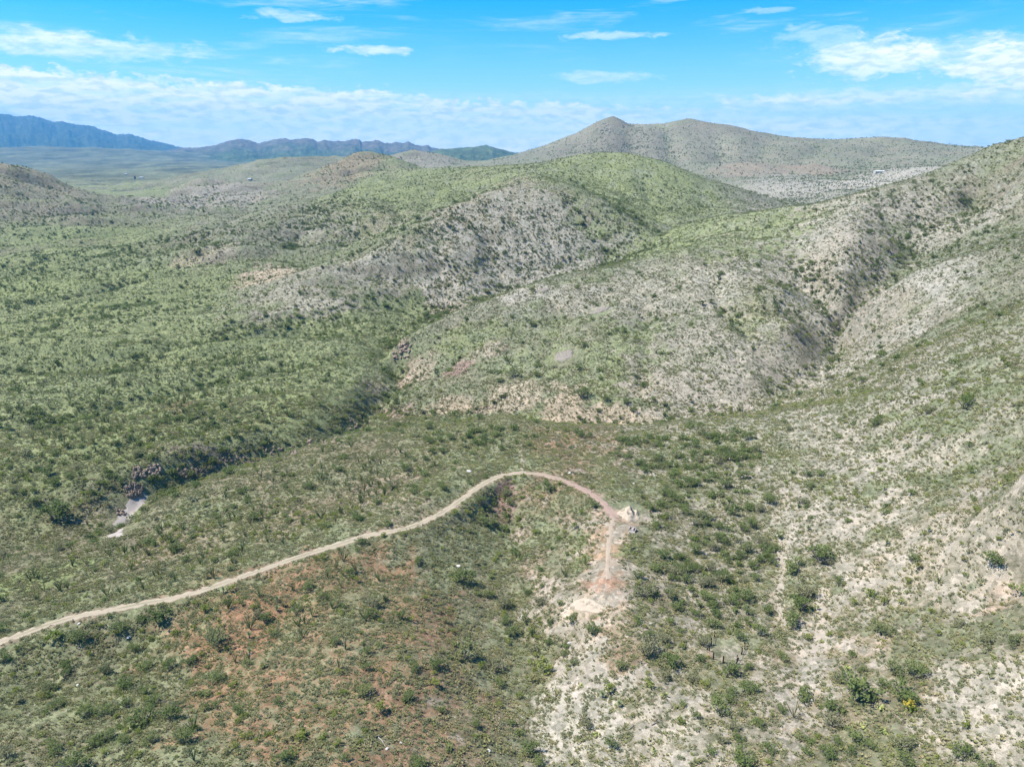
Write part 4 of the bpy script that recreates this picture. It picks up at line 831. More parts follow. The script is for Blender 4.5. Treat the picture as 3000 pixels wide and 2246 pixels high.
# bushes that can be made out singly in the survey photo: px, py, width in px
MESQ = [(1091,1765,50),(1077,1902,35),(1077,1954,35),(1286,1945,52),(1451,1945,60),(1200,2042,50),(1394,2122,38),(1011,2219,40),(1223,2231,52),(1497,1848,52),(1354,1688,75),(1582,1757,52),(1674,1808,46),(1742,1842,52),(1611,1820,40),
 (1560,2191,63),(1577,2225,52),(1794,2174,48),(1820,1954,40),(1714,2111,57),(1868,1683,40),(1885,1728,68),(1960,1740,50),(1982,1774,46),(1897,1854,40),(1942,1865,46),(1891,1900,80),(1971,1934,68),(1948,1980,46),(1740,1477,40),(1605,1423,52),(1411,1466,46),(1297,1423,40),(1188,1369,46),(1228,1643,35),
 (2325,1654,70),(2400,1628,80),(2420,1643,42),(2457,1700,40),(2354,1728,72),(2345,1768,72),(2325,1817,62),(2206,1654,46),(2188,1603,57),(2203,1531,46),(2257,1460,52),(2371,1420,40),(2228,1488,40),(2914,1637,57),(2965,1877,52),(2674,1637,46),(2143,1757,52),(2194,1791,34),(2231,1848,52),(2086,1825,48),(2034,1791,40),(2171,1865,42),(2063,1883,44),(2050,1925,40),(2143,1962,58),
 (2114,2077,70),(2103,2048,46),(2137,2048,40),(2171,2085,36),(2146,2125,44),(2194,2008,62),(2137,2025,46),(2348,2037,64),(2503,2020,125),(2457,1985,46),(2548,2037,50),(2434,2071,66),(2623,1962,58),(2680,1968,62),(2645,2025,80),(2588,2002,50),(2525,1960,30),(2440,2111,68),(2451,2174,42),(2420,2202,54),(2503,2157,68),(2548,2182,40),(2634,2174,62),(2651,2225,58),(2171,2214,80),(2251,2191,52),(2111,2162,40),(2080,2197,46),(2034,2088,40),(2885,1877,52),(2583,1845,60),
 (468,1808,72),(634,1871,76),(394,1894,46),(503,1945,46),(554,1934,46),(366,1997,58),(423,2020,40),(725,1940,36),(366,2060,44),(308,2082,46),(263,2082,56),(457,2054,46),(503,2088,56),(617,2065,46),(702,2077,40),(814,2054,34),(543,2162,58),(445,2162,46),(160,2194,52),(23,2208,50),(217,2237,74),(982,1877,36),(800,1854,36),(868,1785,52),(902,1717,40),(668,1380,46),(474,1446,40),(160,1500,86),(40,1437,36),(143,1383,44),(103,1466,50),(17,1928,40),
 (1503,1094,46),(1466,1112,30),(1573,1096,30),(1702,1150,58),(1777,1168,34),(1833,1175,28),(1856,1200,30),(1754,1200,26),(1711,1008,30),(2824,1182,60),(2312,1254,28),(1238,1205,28)]
SHRUB = [(1280,2002,45),(1117,2077,52),(1605,1957,75),(1571,1985,45),(1782,2020,50),(1897,1997,40),(1685,1540,30),(1848,1600,26),(1568,1557,28),(1371,1500,30),(1048,1700,30),(2548,1740,44),(2502,1763,34),(2591,1757,34),(2691,1660,34),(2822,2125,34),(171,1860,50),(880,2157,54),(840,2162,42),(982,2177,36),(600,1777,40),(570,1765,26),(680,1725,34),(1423,1189,24)]
OAK = [(1365,1911,72),(2301,849,28),(1177,1087,30),(1147,971,34),(2270,880,22),(2280,905,26),(2330,975,26),(2060,890,26),(2085,885,22),(2555,785,22),(2690,775,22),(1368,770,20),(1310,660,20),(1395,685,18),(1480,745,20),(1515,765,18),(1590,710,20),(1650,760,22),(1800,680,18),(2610,560,12)]
def listed(lst):
    a = np.array(lst, float); g_ = ground(a[:, 0], np.minimum(a[:, 1] + 0.22 * a[:, 2], 2300))
    r = np.linalg.norm(g_ - np.array((0, 0, CAMZ)), axis=1)
    return g_[:, 0], g_[:, 1], a[:, 2] / FPX * r * 0.92
def thin(x, y, s_, lx, ly, ls, f=0.42):
    ok = np.ones(len(x), bool)
    for a, b, c in zip(lx, ly, ls): ok &= (x - a) ** 2 + (y - b) ** 2 > ((c + s_) * f) ** 2
    return x[ok], y[ok], s_[ok]
M_ = listed(MESQ); S_ = listed(SHRUB); O_ = listed(OAK)
allx = np.r_[M_[0], S_[0], O_[0]]; ally = np.r_[M_[1], S_[1], O_[1]]; alls = np.r_[M_[2], S_[2], O_[2]]
for kd, L_ in (('mesq', M_), ('shrub', S_), ('oak', O_), ('oco', None)):
    x, y, s_ = thin(*PLANTS[kd], allx, ally, alls)
    if L_: x, y, s_ = np.r_[L_[0], x], np.r_[L_[1], y], np.r_[L_[2], s_]
    PLANTS[kd] = (x, y, s_)

# ------------------------------------------------------------------ labels: which one it is, from landmarks anybody can find
MARKS = [('the pale spoil heap', 1838, 1500), ('the timber corral', 2128, 1905), ('the yellow-flowered bush', 2663, 2071), ('the top of the road bend', 1520, 1384), ('the sandy wash', 372, 1520), ('the dark canyon cliff', 400, 1420),
         ('the road at the photo edge', 10, 1878), ('the middle of the road', 900, 1622), ('the red knoll', 950, 1880), ('the bottom left corner', 60, 2220), ('the bottom centre', 1400, 2230), ('the bottom right corner', 2940, 2220), ('the pale scarp', 1740, 1785),
         ('the paired sandy gullies', 2350, 1800), ('the grey bedrock slab', 1650, 1040), ('the pale wash bank', 1800, 1222), ('the upper canyon bend', 1150, 1080), ('the right-hand canyon fork', 2455, 985), ('the rocky grey ridge', 1500, 720), ('the green hill', 1780, 520), ('the cone-shaped hill', 1080, 460),
         ('the twin-peaked mountain', 1900, 400), ('the right skyline ridge', 2800, 520), ('the far left plain', 150, 700), ('the middle left plain', 400, 1150), ('the grassy saddle', 2080, 650), ('the bare right slope', 2700, 1350), ('the white gravel patch', 1700, 2080), ('the right photo edge', 2960, 1550), ('the head of the road gully', 1470, 1560),
         ('the mesquite flat below the ridge', 950, 960), ('the pale basin', 2520, 535)]
ORD = ['nearest', 'second', 'third', 'fourth', 'fifth', 'sixth', 'seventh', 'eighth', 'ninth', 'tenth', 'eleventh', 'twelfth', 'thirteenth', 'fourteenth', 'fifteenth', 'sixteenth', 'seventeenth', 'eighteenth', 'nineteenth', 'twentieth']
def ordinal(n):
    if n < 20: return ORD[n]
    tens = {2: 'twenty', 3: 'thirty', 4: 'forty', 5: 'fifty', 6: 'sixty', 7: 'seventy', 8: 'eighty'}[(n + 1) // 10]
    u = (n + 1) % 10
    return tens[:-1] + 'ieth' if u == 0 else tens + '-' + ['first', 'second', 'third', 'fourth', 'fifth', 'sixth', 'seventh', 'eighth', 'ninth'][u - 1]
def place_labels(kind_words, px, py):
    mk = np.array([(m[1], m[2]) for m in MARKS], float)
    d = np.hypot(px[:, None] - mk[None, :, 0], (py[:, None] - mk[None, :, 1]))
    best = d.argmin(1); out = [None] * len(px); slots = {}
    for i in range(len(px)):
        m = best[i]; dx = px[i] - mk[m, 0]; dy = py[i] - mk[m, 1]
        side = ('right of' if dx > 0 else 'left of') if abs(dx) > abs(dy) else ('below' if dy > 0 else 'above')
        slots.setdefault((m, side), []).append((d[i, m], i))
    for (m, side), lst in slots.items():
        for n_, (_, i) in enumerate(sorted(lst)): out[i] = f'{kind_words[i]}, {ordinal(n_)} {side} {MARKS[m][0]}'
    return out

# ------------------------------------------------------------------ plant individuals, and the mass behind them
def instancer(name, meshes, x, y, s_, seed, z_off=0.0, zs=(0.85, 1.15), label=None, tilt=0.0):
    """one object that sets many small plants on the ground"""
    r = np.random.default_rng(seed); n = len(x)
    me = bpy.data.meshes.new(name); me.vertices.add(n)
    z = height(x, y) + z_off
    me.vertices.foreach_set('co', np.stack([x, y, z], 1).astype(np.float32).ravel())
    sc_ = np.stack([s_ * r.uniform(0.85, 1.15, n), s_ * r.uniform(0.85, 1.15, n), s_ * r.uniform(*zs, n)], 1)
    rot = np.stack([r.normal(0, tilt, n), r.normal(0, tilt, n), r.uniform(0, 6.283, n)], 1)
    add_attr(me, 'isc', 'FLOAT_VECTOR', sc_); add_attr(me, 'irot', 'FLOAT_VECTOR', rot); add_attr(me, 'idx', 'INT', r.integers(0, len(meshes), n))
    o = link(name, me, (), kind='stuff')
    if label: o['label'] = label
    ng = bpy.data.node_groups.new(name + '_nodes', 'GeometryNodeTree')
    ng.interface.new_socket('Geometry', in_out='INPUT', socket_type='NodeSocketGeometry'); ng.interface.new_socket('Geometry', in_out='OUTPUT', socket_type='NodeSocketGeometry')
    N = ng.nodes; Lk = ng.links
    gi = N.new('NodeGroupInput'); go = N.new('NodeGroupOutput')
    j = N.new('GeometryNodeGeometryToInstance')
    col = bpy.data.collections.new(name + '_sources')
    for k_, m_ in enumerate(meshes):
        so = bpy.data.objects.new(f'{name}_source_{k_:02d}', m_); col.objects.link(so)
    ci = N.new('GeometryNodeCollectionInfo'); ci.inputs['Collection'].default_value = col; ci.inputs['Separate Children'].default_value = True; ci.inputs['Reset Children'].default_value = True
    ip = N.new('GeometryNodeInstanceOnPoints'); ip.inputs['Pick Instance'].default_value = True
    def att(nm, typ):
        a = N.new('GeometryNodeInputNamedAttribute'); a.data_type = typ; a.inputs['Name'].default_value = nm
        return a.outputs['Attribute']
    Lk.new(gi.outputs[0], ip.inputs['Points']); Lk.new(ci.outputs[0], ip.inputs['Instance'])
    Lk.new(att('isc', 'FLOAT_VECTOR'), ip.inputs['Scale']); Lk.new(att('irot', 'FLOAT_VECTOR'), ip.inputs['Rotation']); Lk.new(att('idx', 'INT'), ip.inputs['Instance Index'])
    Lk.new(ip.outputs[0], go.inputs[0]); N.remove(j)
    md = o.modifiers.new('plants', 'NODES'); md.node_group = ng
    return o
def individuals(kind, name, cat, group, crowns, trunks, words, tops, most=300, min_px=0.0, force=0):
    """the largest in view as objects of their own; returns what is left for the mass"""
    x, y, s_ = PLANTS[kind]
    z = height(x, y); px, py = project(x, y, z + s_ * tops * 0.5)
    dist = np.sqrt(x * x + y * y + (z - CAMZ) ** 2); size = s_ / dist * FPX
    vis = in_view(x, y, z, s_ * tops) & (px > 4) & (px < 2996) & (py > 0) & (py < 2246)
    r = np.hypot(x, y); hz = bilin(RUN, U0, U1, V0, V1, np.arctan2(x, y), np.log(np.maximum(r - 2.5, 43)))
    vis &= (z + s_ * tops * 0.4 - CAMZ) / r > hz
    score = np.where(vis, size, -1); score[:force] = np.where(vis[:force], 1e4 + size[:force], -1)
    order = np.argsort(-score)[:most]; order = order[score[order] > 0]
    rg = np.random.default_rng(len(name))
    med = np.median(s_[order])
    kw = [words(s_[i], med) for i in order]
    labs = place_labels(kw, px[order], py[order])
    for i, lab in zip(order, labs):
        cr = crowns[rg.integers(len(crowns))]
        zs = s_[i] * rg.uniform(0.85, 1.15); rz = rg.uniform(0, 6.283)
        if trunks is None:
            o = bpy.data.objects.new(name, cr); scene.collection.objects.link(o)
        else:
            o = bpy.data.objects.new(name, None); scene.collection.objects.link(o); o.empty_display_size = 0.3
            for nm, m_ in (('trunk', trunks[rg.integers(len(trunks))]), ('crown', cr)):
                c_ = bpy.data.objects.new(nm, m_); scene.collection.objects.link(c_); c_.parent = o
        o.location = (x[i], y[i], z[i] - 0.03 * s_[i]); o.scale = (s_[i] * rg.uniform(0.9, 1.1), s_[i] * rg.uniform(0.9, 1.1), zs); o.rotation_euler = (0, 0, rz)
        o['label'] = lab; o['category'] = cat; o['group'] = group
    rest = np.ones(len(x), bool); rest[order] = False
    return x[rest], y[rest], s_[rest]
def szw(a, b, c):
    return lambda s_, m: a if s_ > m * 1.25 else (c if s_ < m * 0.8 else b)
q = individuals('mesq', 'mesquite_bush', 'bush', 'mesquite bushes scattered over the ground', C_mesq, T_mesq, szw('broad grey-green mesquite bush', 'grey-green mesquite bush', 'small grey-green mesquite bush'), 0.75, 300, force=len(MESQ))
instancer('mesquite_scrub', L_mesq, *q, 21, -0.05)
q = individuals('shrub', 'green_shrub', 'shrub', 'low yellow-green shrubs', C_shrub, T_shrub, szw('wide yellow-green shrub', 'yellow-green shrub', 'little yellow-green shrub'), 0.7, 300, force=len(SHRUB))
instancer('shrubland', L_shrub, *q, 22, -0.04)
q = individuals('oak', 'oak_tree', 'tree', 'dark oaks on the hillsides', C_oak, T_oak, szw('large dark green oak', 'dark green rounded oak', 'small dark green oak'), 0.85, 300, force=len(OAK))
instancer('oak_woodland', L_oak, *q, 23, -0.05, (0.9, 1.25))
q = individuals('oco', 'ocotillo', 'ocotillo', 'spiky ocotillos', O_oco, None, szw('tall spiky ocotillo', 'spiky many-stemmed ocotillo', 'short spiky ocotillo'), 1.0, 300)
instancer('ocotillo_stand', O_oco, *q, 24, 0.0, (0.9, 1.1))

# ------------------------------------------------------------------ low scrub, bunch grass and loose stones: nobody could count them
def stuff_scatter(seed, rings, base, k_cover, s0, s1):
    xs, ys, ss = [], [], []
    for k, (r0, r1, dm, sc_) in enumerate(rings):
        x, y, r = scatter(seed + k, r0, r1, dm)
        v = in_view(x, y, height(x, y), 0.6 * sc_) & free(x, y, 0.2); x, y = x[v], y[v]
        d = base + k_cover * (field(cover, x, y) - 0.4)
        d *= 0.35 + 1.1 * sst(fbm(x / 7, y / 7, seed + 60, 3), -0.4, 0.45)
        kp = r.uniform(size=len(x)) < d
        xs.append(x[kp]); ys.append(y[kp]); ss.append((s0 + (s1 - s0) * r.beta(1.5, 3, kp.sum())) * sc_)
    return np.concatenate(xs), np.concatenate(ys), np.concatenate(ss)
instancer('low_scrub', L_low, *stuff_scatter(3000, ((75, 260, 1.6, 1), (260, 480, 1.35, 1.1), (480, 900, 0.5, 1.4), (900, 1500, 0.09, 2.2)), 0.7, 0.4, 0.35, 1.45), 31, -0.03)
instancer('bunch_grass', G_grass, *stuff_scatter(3100, ((75, 200, 1.3, 1), (200, 330, 0.6, 1.3)), 0.5, 1.0, 0.7, 1.5), 32, 0.0)
instancer('loose_stones', K_small, *stuff_scatter(3200, ((75, 240, 0.35, 1),), 0.35, -0.8, 0.12, 0.5), 33, 0.0, (0.6, 1.0))


# ------------------------------------------------------------------ single things
def empty(name, loc, label, cat, group=None, rz=0.0):
    o = bpy.data.objects.new(name, None); scene.collection.objects.link(o); o.location = loc; o.rotation_euler = (0, 0, rz); o.empty_display_size = 0.5
    o['label'] = label; o['category'] = cat
    if group: o['group'] = group
    return o
def put(name, me, parent, loc=(0, 0, 0), rot=(0, 0, 0), sc_=(1, 1, 1)):
    o = bpy.data.objects.new(name, me); scene.collection.objects.link(o); o.parent = parent; o.location = loc; o.rotation_euler = rot; o.scale = sc_
    return o
def box_mesh(name, lx, ly, lz, mat, jit=0.0, seed=0, z0=0.0):
    r = np.random.default_rng(seed)
    v = np.array([(x, y, z) for z in (z0, z0 + lz) for y in (-ly / 2, ly / 2) for x in (-lx / 2, lx / 2)], float) + r.uniform(-jit, jit, (8, 3))
    me = mesh_np(name, v, [(0, 2, 3, 1), (4, 5, 7, 6), (0, 1, 5, 4), (2, 6, 7, 3), (0, 4, 6, 2), (1, 3, 7, 5)], False); me.materials.append(mat); return me
def mound(name, px, py, lat, dep, hgt, mat, seed, label, cat, rough=0.25, ang=0.0, crest=0.0, flat=False, squash=1.6):
    g_ = ground(px, py)[0]; nr, na = 16, 40; V = []
    a0 = math.atan2(g_[0], g_[1])
    for i in range(nr + 1):
        for j in range(na):
            th = 6.2832 * j / na; q = i / nr
            e = 1 + 0.28 * float(perlin(math.cos(th) * 1.7 + seed, math.sin(th) * 1.7, seed)) + 0.14 * float(perlin(math.cos(th) * 5 + seed, math.sin(th) * 5, seed + 1))
            lx = math.cos(th) * lat * q * e; ly = math.sin(th) * dep * q * e
            lx, ly = lx * math.cos(ang) - ly * math.sin(ang), lx * math.sin(ang) + ly * math.cos(ang)
            x = g_[0] + lx * math.cos(a0) + ly * math.sin(a0); y = g_[1] - lx * math.sin(a0) + ly * math.cos(a0)
            V.append((x, y, q))
    V = np.array(V); q = V[:, 2].copy()
    prof = (1 - q ** 6) if flat else (1 - q ** squash)
    n_ = fbm(V[:, 0] / 1.3, V[:, 1] / 1.3, seed + 4, 4)
    V[:, 2] = height(V[:, 0], V[:, 1]) + hgt * prof * (1 + rough * n_ * 1.5) + crest * np.exp(-((q - 0.75) / 0.15) ** 2) * (V[:, 1] > g_[1]) - 0.15 * (q > 0.97)
    V -= np.array([g_[0], g_[1], g_[2]])
    i_ = np.arange((nr + 1) * na).reshape(nr + 1, na); i2 = np.roll(i_, -1, 1)
    F = np.stack([i_[:-1], i_[1:], i2[1:], i2[:-1]], -1).reshape(-1, 4)
    o = link(name, mesh_np(name, V, F, not flat), mat); o.location = g_; o['label'] = label; o['category'] = cat
    return o
mound('spoil_heap', 1842, 1508, 3.1, 3.0, 1.5, M_heap, 11, 'pale sandy spoil heap at the end of the dirt road', 'dirt heap', 0.55, -0.5, 0.35)
mound('spoil_bank', 1722, 1772, 4.6, 1.7, 0.28, M_heap, 15, 'long pale crumbling earth bank below the red track', 'earth bank', 1.2, -0.55, 0.15)
mound('bedrock_slab', 1652, 1043, 4.9, 4.4, 0.6, M_rock_grey, 21, 'rounded bare grey rock slab on the slope above the wash', 'rock', 0.2, 0.0, 0.3, True)
mound('bedrock_slab', 1765, 908, 2.4, 6.5, 0.5, M_rock_grey, 25, 'long slanting grey rock slab higher on the middle slope', 'rock', 0.2, -0.75, 0.2, True)
mound('bedrock_slab', 1592, 850, 3.4, 2.2, 0.6, M_rock_grey, 29, 'small grey rock slab near the spur crest', 'rock', 0.2, 0.0, 0.2, True)

# rock outcrops: every block a piece of its own
B_dark = [rock_mesh('rock_block', 80 + i, M_rock_dark, 2, (1, 1, 1.15), 0.20) for i in range(5)]
B_pink = [rock_mesh('rock_block', 90 + i, M_rock_pink, 2, (1, 1, 1.1), 0.20) for i in range(5)]
B_tan = [rock_mesh('rock_block', 40 + i, M_rock_tan, 1, (1, 1, 1), 0.28) for i in range(5)]
OUT = [  # px range, py range, blocks, width, height, meshes, label
    (365, 420, 1418, 1456, 60, 1.0, 3.4, B_dark, 'dark columnar cliff standing right above the sandy wash'),
    (387, 430, 1370, 1402, 45, 1.1, 2.6, B_dark, 'blackish rock face at the top of the canyon bank'),
    (430, 474, 1360, 1400, 40, 1.1, 2.8, B_pink, 'brownish slanting rock ribs beside the blackish face'),
    (518, 597, 1374, 1398, 50, 1.0, 2.2, B_dark, 'grey broken cliff band along the canyon bank'),
    (340, 372, 1488, 1508, 10, 1.1, 1.6, B_dark, 'low dark rock lump on the near side of the sandy wash'),
    (640, 720, 1338, 1360, 14, 1.0, 1.4, B_dark, 'thin grey ledge where the canyon leaves the cliffs'),
    (755, 870, 1308, 1334, 30, 1.1, 2.0, B_dark, 'rocky canyon bank between the grey cliff band and the bend'),
    (900, 1000, 1282, 1304, 26, 1.1, 1.9, B_pink, 'brownish bank of the canyon behind the middle road'),
    (1020, 1085, 1215, 1262, 24, 1.2, 1.9, B_dark, 'dark bouldery canyon side left of the mauve bluff'),
    (1148, 1205, 1008, 1050, 26, 1.6, 1.9, B_pink, 'pinkish rock wall at the upper canyon bend'),
    (1318, 1372, 1068, 1094, 18, 1.5, 1.6, B_pink, 'red-brown rock rib on the slope over the canyon'),
    (1130, 1215, 1200, 1238, 26, 1.4, 1.6, B_pink, 'mauve rock bluff where the side wash joins'),
    (1385, 1460, 1192, 1214, 20, 1.2, 1.8, B_pink, 'reddish ledge behind the dark bushes of the wash'),
    (1690, 1930, 1222, 1238, 34, 1.0, 1.1, B_tan, 'long pale crumbling bank along the side wash'),
    (1470, 1560, 1180, 1202, 16, 1.0, 1.1, B_tan, 'short tan bank left of the long pale one'),
    (1285, 1322, 880, 915, 22, 1.6, 2.2, B_tan, 'pale tan outcrop at the foot of the grey ridge'),
    (555, 625, 742, 772, 20, 1.6, 2.2, B_pink, 'brown-edged gully wall on the far left plain'),
    (1470, 1500, 1448, 1492, 14, 0.9, 0.7, B_pink, 'purplish rocks in the head of the road gully'),
    (2425, 2470, 960, 1000, 16, 1.2, 1.3, B_tan, 'light boulders in the right-hand canyon fork'),
    (1760, 1790, 362, 395, 16, 9.0, 10.0, B_tan, 'pale rock streak below the pointed mountain summit'),
]
rg = np.random.default_rng(99)
for x0, x1, y0, y1, n_, wd, hg, ms, lab in OUT:
    hg *= 0.62; wd *= 1.05
    pts = ground(rg.uniform(x0, x1, n_), rg.uniform(y0, y1, n_)); c_ = pts.mean(0)
    root = empty('rock_outcrop', c_, lab, 'rock outcrop', 'rock outcrops')
    for p in pts:
        s_ = rg.uniform(0.6, 1.35); hh = hg * rg.uniform(0.6, 1.3)
        zo = 0.05 * hh
        put('rock_block', ms[rg.integers(len(ms))], root, (p[0] - c_[0], p[1] - c_[1], height(p[0], p[1]) - c_[2] + zo), (rg.uniform(-0.28, 0.05), rg.uniform(-0.2, 0.2), rg.uniform(-0.5, 0.5)), (wd * s_, wd * s_ * rg.uniform(0.7, 1.2), hh))

# boulders
BO = [(1668, 1882, 12, 'white boulder, upper of two on the bare gully side'), (1651, 1917, 12, 'white boulder, lower of two on the bare gully side'), (1431, 2197, 13, 'white rock near the bottom edge left of the gravel'), (1134, 2191, 9, 'white stone at the end of the pale dead branch'),
      (1174, 2174, 9, 'white stone right of the pale dead branch'), (1908, 1825, 9, 'bright white block on the red slope right of the scarp'), (1531, 1805, 13, 'pale upright rock in the gully bottom'), (1343, 1657, 13, 'flat pale rock on the slope left of the gully'), (377, 1865, 11, 'whitish rock among bushes below the left road'),
      (88, 2091, 9, 'white stone near the lower left corner'), (734, 1914, 9, 'white stone on the bare red soil'), (231, 1825, 9, 'white stone beside the road at far left'), (228, 2005, 9, 'white stone among dark lower left bushes'), (2280, 1566, 12, 'white boulder at the top of the cattle trail'),
      (2828, 1822, 9, 'white stone right of the pale slope bushes'), (2485, 1694, 9, 'white stone right of the round bush by the sandy gully'), (2857, 1380, 14, 'grey slab-like rock high on the right slope'), (1855, 1415, 9, 'pale stone just above the spoil heap'), (1668, 1385, 12, 'pale pink rock beyond the road bend'), (1375, 1380, 16, 'tan rock patch left of the road bend')]
for i, (px_, py_, w_, lab) in enumerate(BO):
    g_ = ground(px_, py_ + 2)[0]; s_ = w_ / FPX * np.linalg.norm(g_ - np.array((0, 0, CAMZ)))
    o = bpy.data.objects.new('boulder', K_stone[i % 4]); scene.collection.objects.link(o); o.location = g_ + np.array((0, 0, 0.12 * s_)); o.scale = (s_, s_, s_ * 0.9); o.rotation_euler = (0, 0, i * 1.3)
    o['label'] = lab; o['category'] = 'rock'; o['group'] = 'pale boulders'

# dead branches
for (xa, ya, xb, yb, lab) in ((1103, 2155, 1130, 2188, 'pale dead branch lying on the lower slope'), (1842, 2137, 1858, 2124, 'short dark log lying on white gravel'), (1908, 2124, 1931, 2114, 'longer dark log right of the short one'), (2745, 1655, 2762, 1662, 'thin brown stick on the bare right slope')):
    a_, b_ = ground([xa, xb], [ya, yb]); m_ = (a_ + b_) / 2
    me = tube_mesh('dead_branch', [([a_ - m_ + (0, 0, 0.12), (0.1, 0.1, 0.22), b_ - m_ + (0, 0, 0.15)], (0.10, 0.085, 0.05)), ([(0.1, 0.1, 0.2), (0.1, 0.1, 0.2) + (b_ - m_) * 0.5 + (0.15, 0.25, 0.2)], (0.05, 0.02))], 6, M_dead if 'pale' in lab else M_bark)
    o = link('dead_branch', me); o.location = m_; o['label'] = lab; o['category'] = 'branch'

# corral of old timber posts
PO = [(2089.3, 1930.5, 1.55, 0), (2117.9, 1941.8, 1.6, 0), (2172.2, 1916, 1.55, 0), (2181, 1900, 1.6, 0.05), (2092.5, 1866, 1.5, 0), (2083.4, 1890.6, 1.9, 0.03), (2072, 1909, 1.35, 0.35), (2078, 1909.5, 1.35, -0.3), (2155.5, 1944, 1.7, 0.25), (2159, 1934, 1.2, 0)]
pg = ground([p[0] for p in PO], [p[1] for p in PO]); c_ = pg.mean(0)
root = empty('corral', c_, 'ruined corral of dark timber posts with a few pale rails', 'corral')
pm = [tube_mesh('post', [([(0, 0, -0.3), (0.01, 0, 0.5), (0, 0.015, 1.0)], (0.13, 0.12, 0.105))], 7, M_wood) for i in range(1)]
import bmesh
for k, (p, g_) in enumerate(zip(PO, pg)):
    put('post', pm[0], root, g_ - c_, (0.02 * (k % 3 - 1), p[3], k * 0.7), (1.15, 1.15, p[2]))
def rail(i, j, za, zb, nm='rail'):
    a_ = pg[i] - c_ + (0, 0, za); b_ = pg[j] - c_ + (0, 0, zb)
    me = tube_mesh(nm, [([a_, (a_ + b_) / 2 + (0, 0, -0.06), b_], (0.045, 0.05, 0.04))], 5, M_pale_wood); put(nm, me, root)
rail(3, 2, 1.2, 1.1); rail(2, 8, 1.0, 1.2); rail(3, 2, 0.6, 0.5); rail(5, 4, 1.3, 1.1); rail(1, 0, 0.45, 0.5)
ga, gb = ground([2069, 2087], [1918, 1927]); gm_ = (ga + gb) / 2; L_ = np.hypot(*(gb - ga)[:2])
gate = empty('gate_panel', gm_, 'small slatted wooden gate leaning by the corral corner post', 'gate', None, math.atan2(gb[1] - ga[1], gb[0] - ga[0]))
sl = box_mesh('slat', L_ * 1.05, 0.04, 0.10, M_pale_wood); bt = box_mesh('batten', 0.10, 0.05, 1.1, M_wood)
for k in range(6): put('slat', sl, gate, (0, -0.12 + 0.05 * k, 0.12 + 0.17 * k), (-0.28, 0, 0.01 * (k % 2)))
for x_ in (-0.42, 0.42): put('batten', bt, gate, (x_ * L_, -0.05, 0.05), (-0.28, 0, 0))

# broken concrete tank below the spoil heap
g_ = ground(1853, 1552)[0]
tank = empty('concrete_tank', g_, 'broken pale concrete tank with two dark openings below the spoil heap', 'water tank', None, -0.45); tank.scale = (0.8, 0.8, 0.8)
for nm, lx, ly, lz, loc in (('wall', 2.3, 0.22, 0.75, (0, 0.85, 0)), ('wall', 2.3, 0.22, 0.55, (0, -0.85, 0)), ('wall', 0.22, 1.48, 0.7, (-1.04, 0, 0)), ('wall', 0.22, 1.48, 0.6, (1.04, 0, 0)), ('partition', 0.55, 1.48, 0.62, (0.05, 0, 0.004)), ('floor', 1.86, 1.48, 0.06, (0, 0, 0.02))):
    put(nm, box_mesh(nm, lx, ly, lz, M_dark if nm == 'floor' else M_conc, 0.03 if nm != 'floor' else 0, len(nm), -0.1), tank, loc)  # near-black floor colour paints in the shade inside the openings
put('broken_slab', box_mesh('broken_slab', 1.7, 0.9, 0.16, M_conc, 0.12, 5), tank, (0.25, -1.45, 0.02), (0.25, 0.05, 0.3))

# yuccas, cacti and the flowering bush
def rosette(i, n, L, mat, name):
    r = np.random.default_rng(800 + i); V = []; F = []
    for k in range(n):
        b = 2.399 * k; el_ = math.radians(8 + 78 * (k / n)); l_ = L * r.uniform(0.8, 1.1); wd = 0.035
        d = np.array((math.cos(b) * math.cos(el_), math.sin(b) * math.cos(el_), math.sin(el_))); s_ = np.array((-math.sin(b), math.cos(b), 0)) * wd
        m_ = d * l_ * 0.5 + (0, 0, 0.02)
        V += [s_ * 0.7, -s_ * 0.7, m_ - s_, d * l_, m_ + s_]; n0 = len(V) - 5; F += [(n0, n0 + 1, n0 + 2, n0 + 4), (n0 + 4, n0 + 2, n0 + 3, n0 + 3)]
    V = np.array(V); F2 = [f for f in F]
    me = bpy.data.meshes.new(name); me.from_pydata([tuple(v) for v in V], [], [tuple(dict.fromkeys(f)) for f in F2]); me.materials.append(mat); return me
Y_ros = [rosette(i, 46, 0.75, M_yuc, 'leaf_rosette') for i in range(3)]
Y_stem = tube_mesh('stem', [([(0, 0, -0.2), (0.02, 0, 0.3), (0, 0.02, 0.62)], (0.10, 0.10, 0.09))], 6, M_bark)
Y_stalk = tube_mesh('flower_stalk', [([(0, 0, 0.5), (0.02, 0, 1.6), (0.05, 0.04, 2.6)], (0.035, 0.03, 0.015))], 5, M_dead)
YU = [(1764, 2043, 0, 'bright spiky yucca rosette at the white gravel edge'), (1813, 2070, 0, 'yellowish yucca right of the bright rosette'), (731, 1868, 0, 'short-trunked yucca on the bare red soil'), (732, 1914, 0, 'smaller yucca just below the short-trunked one'), (812, 1790, 0, 'greyish yucca on the upper red knoll'), (812, 1762, 0, 'pale grey yucca by the road verge shrubs'),
      (2338, 1488, 1, 'yucca with a tall dry stalk above the cattle trail'), (2367, 1552, 0, 'yucca just right of the cattle trail top'), (2597, 1595, 0, 'small dark yucca high on the bare slope'), (2590, 1436, 0, 'lone yucca near the pale upper patch'), (2720, 1560, 0, 'yucca beside the slope ocotillos'), (2186, 1800, 1, 'yucca with pale stalk above the corral'), (2395, 1786, 0, 'bright yucca on the edge of the sandy gully'), (655, 1735, 0, 'dark yucca on the road edge')]
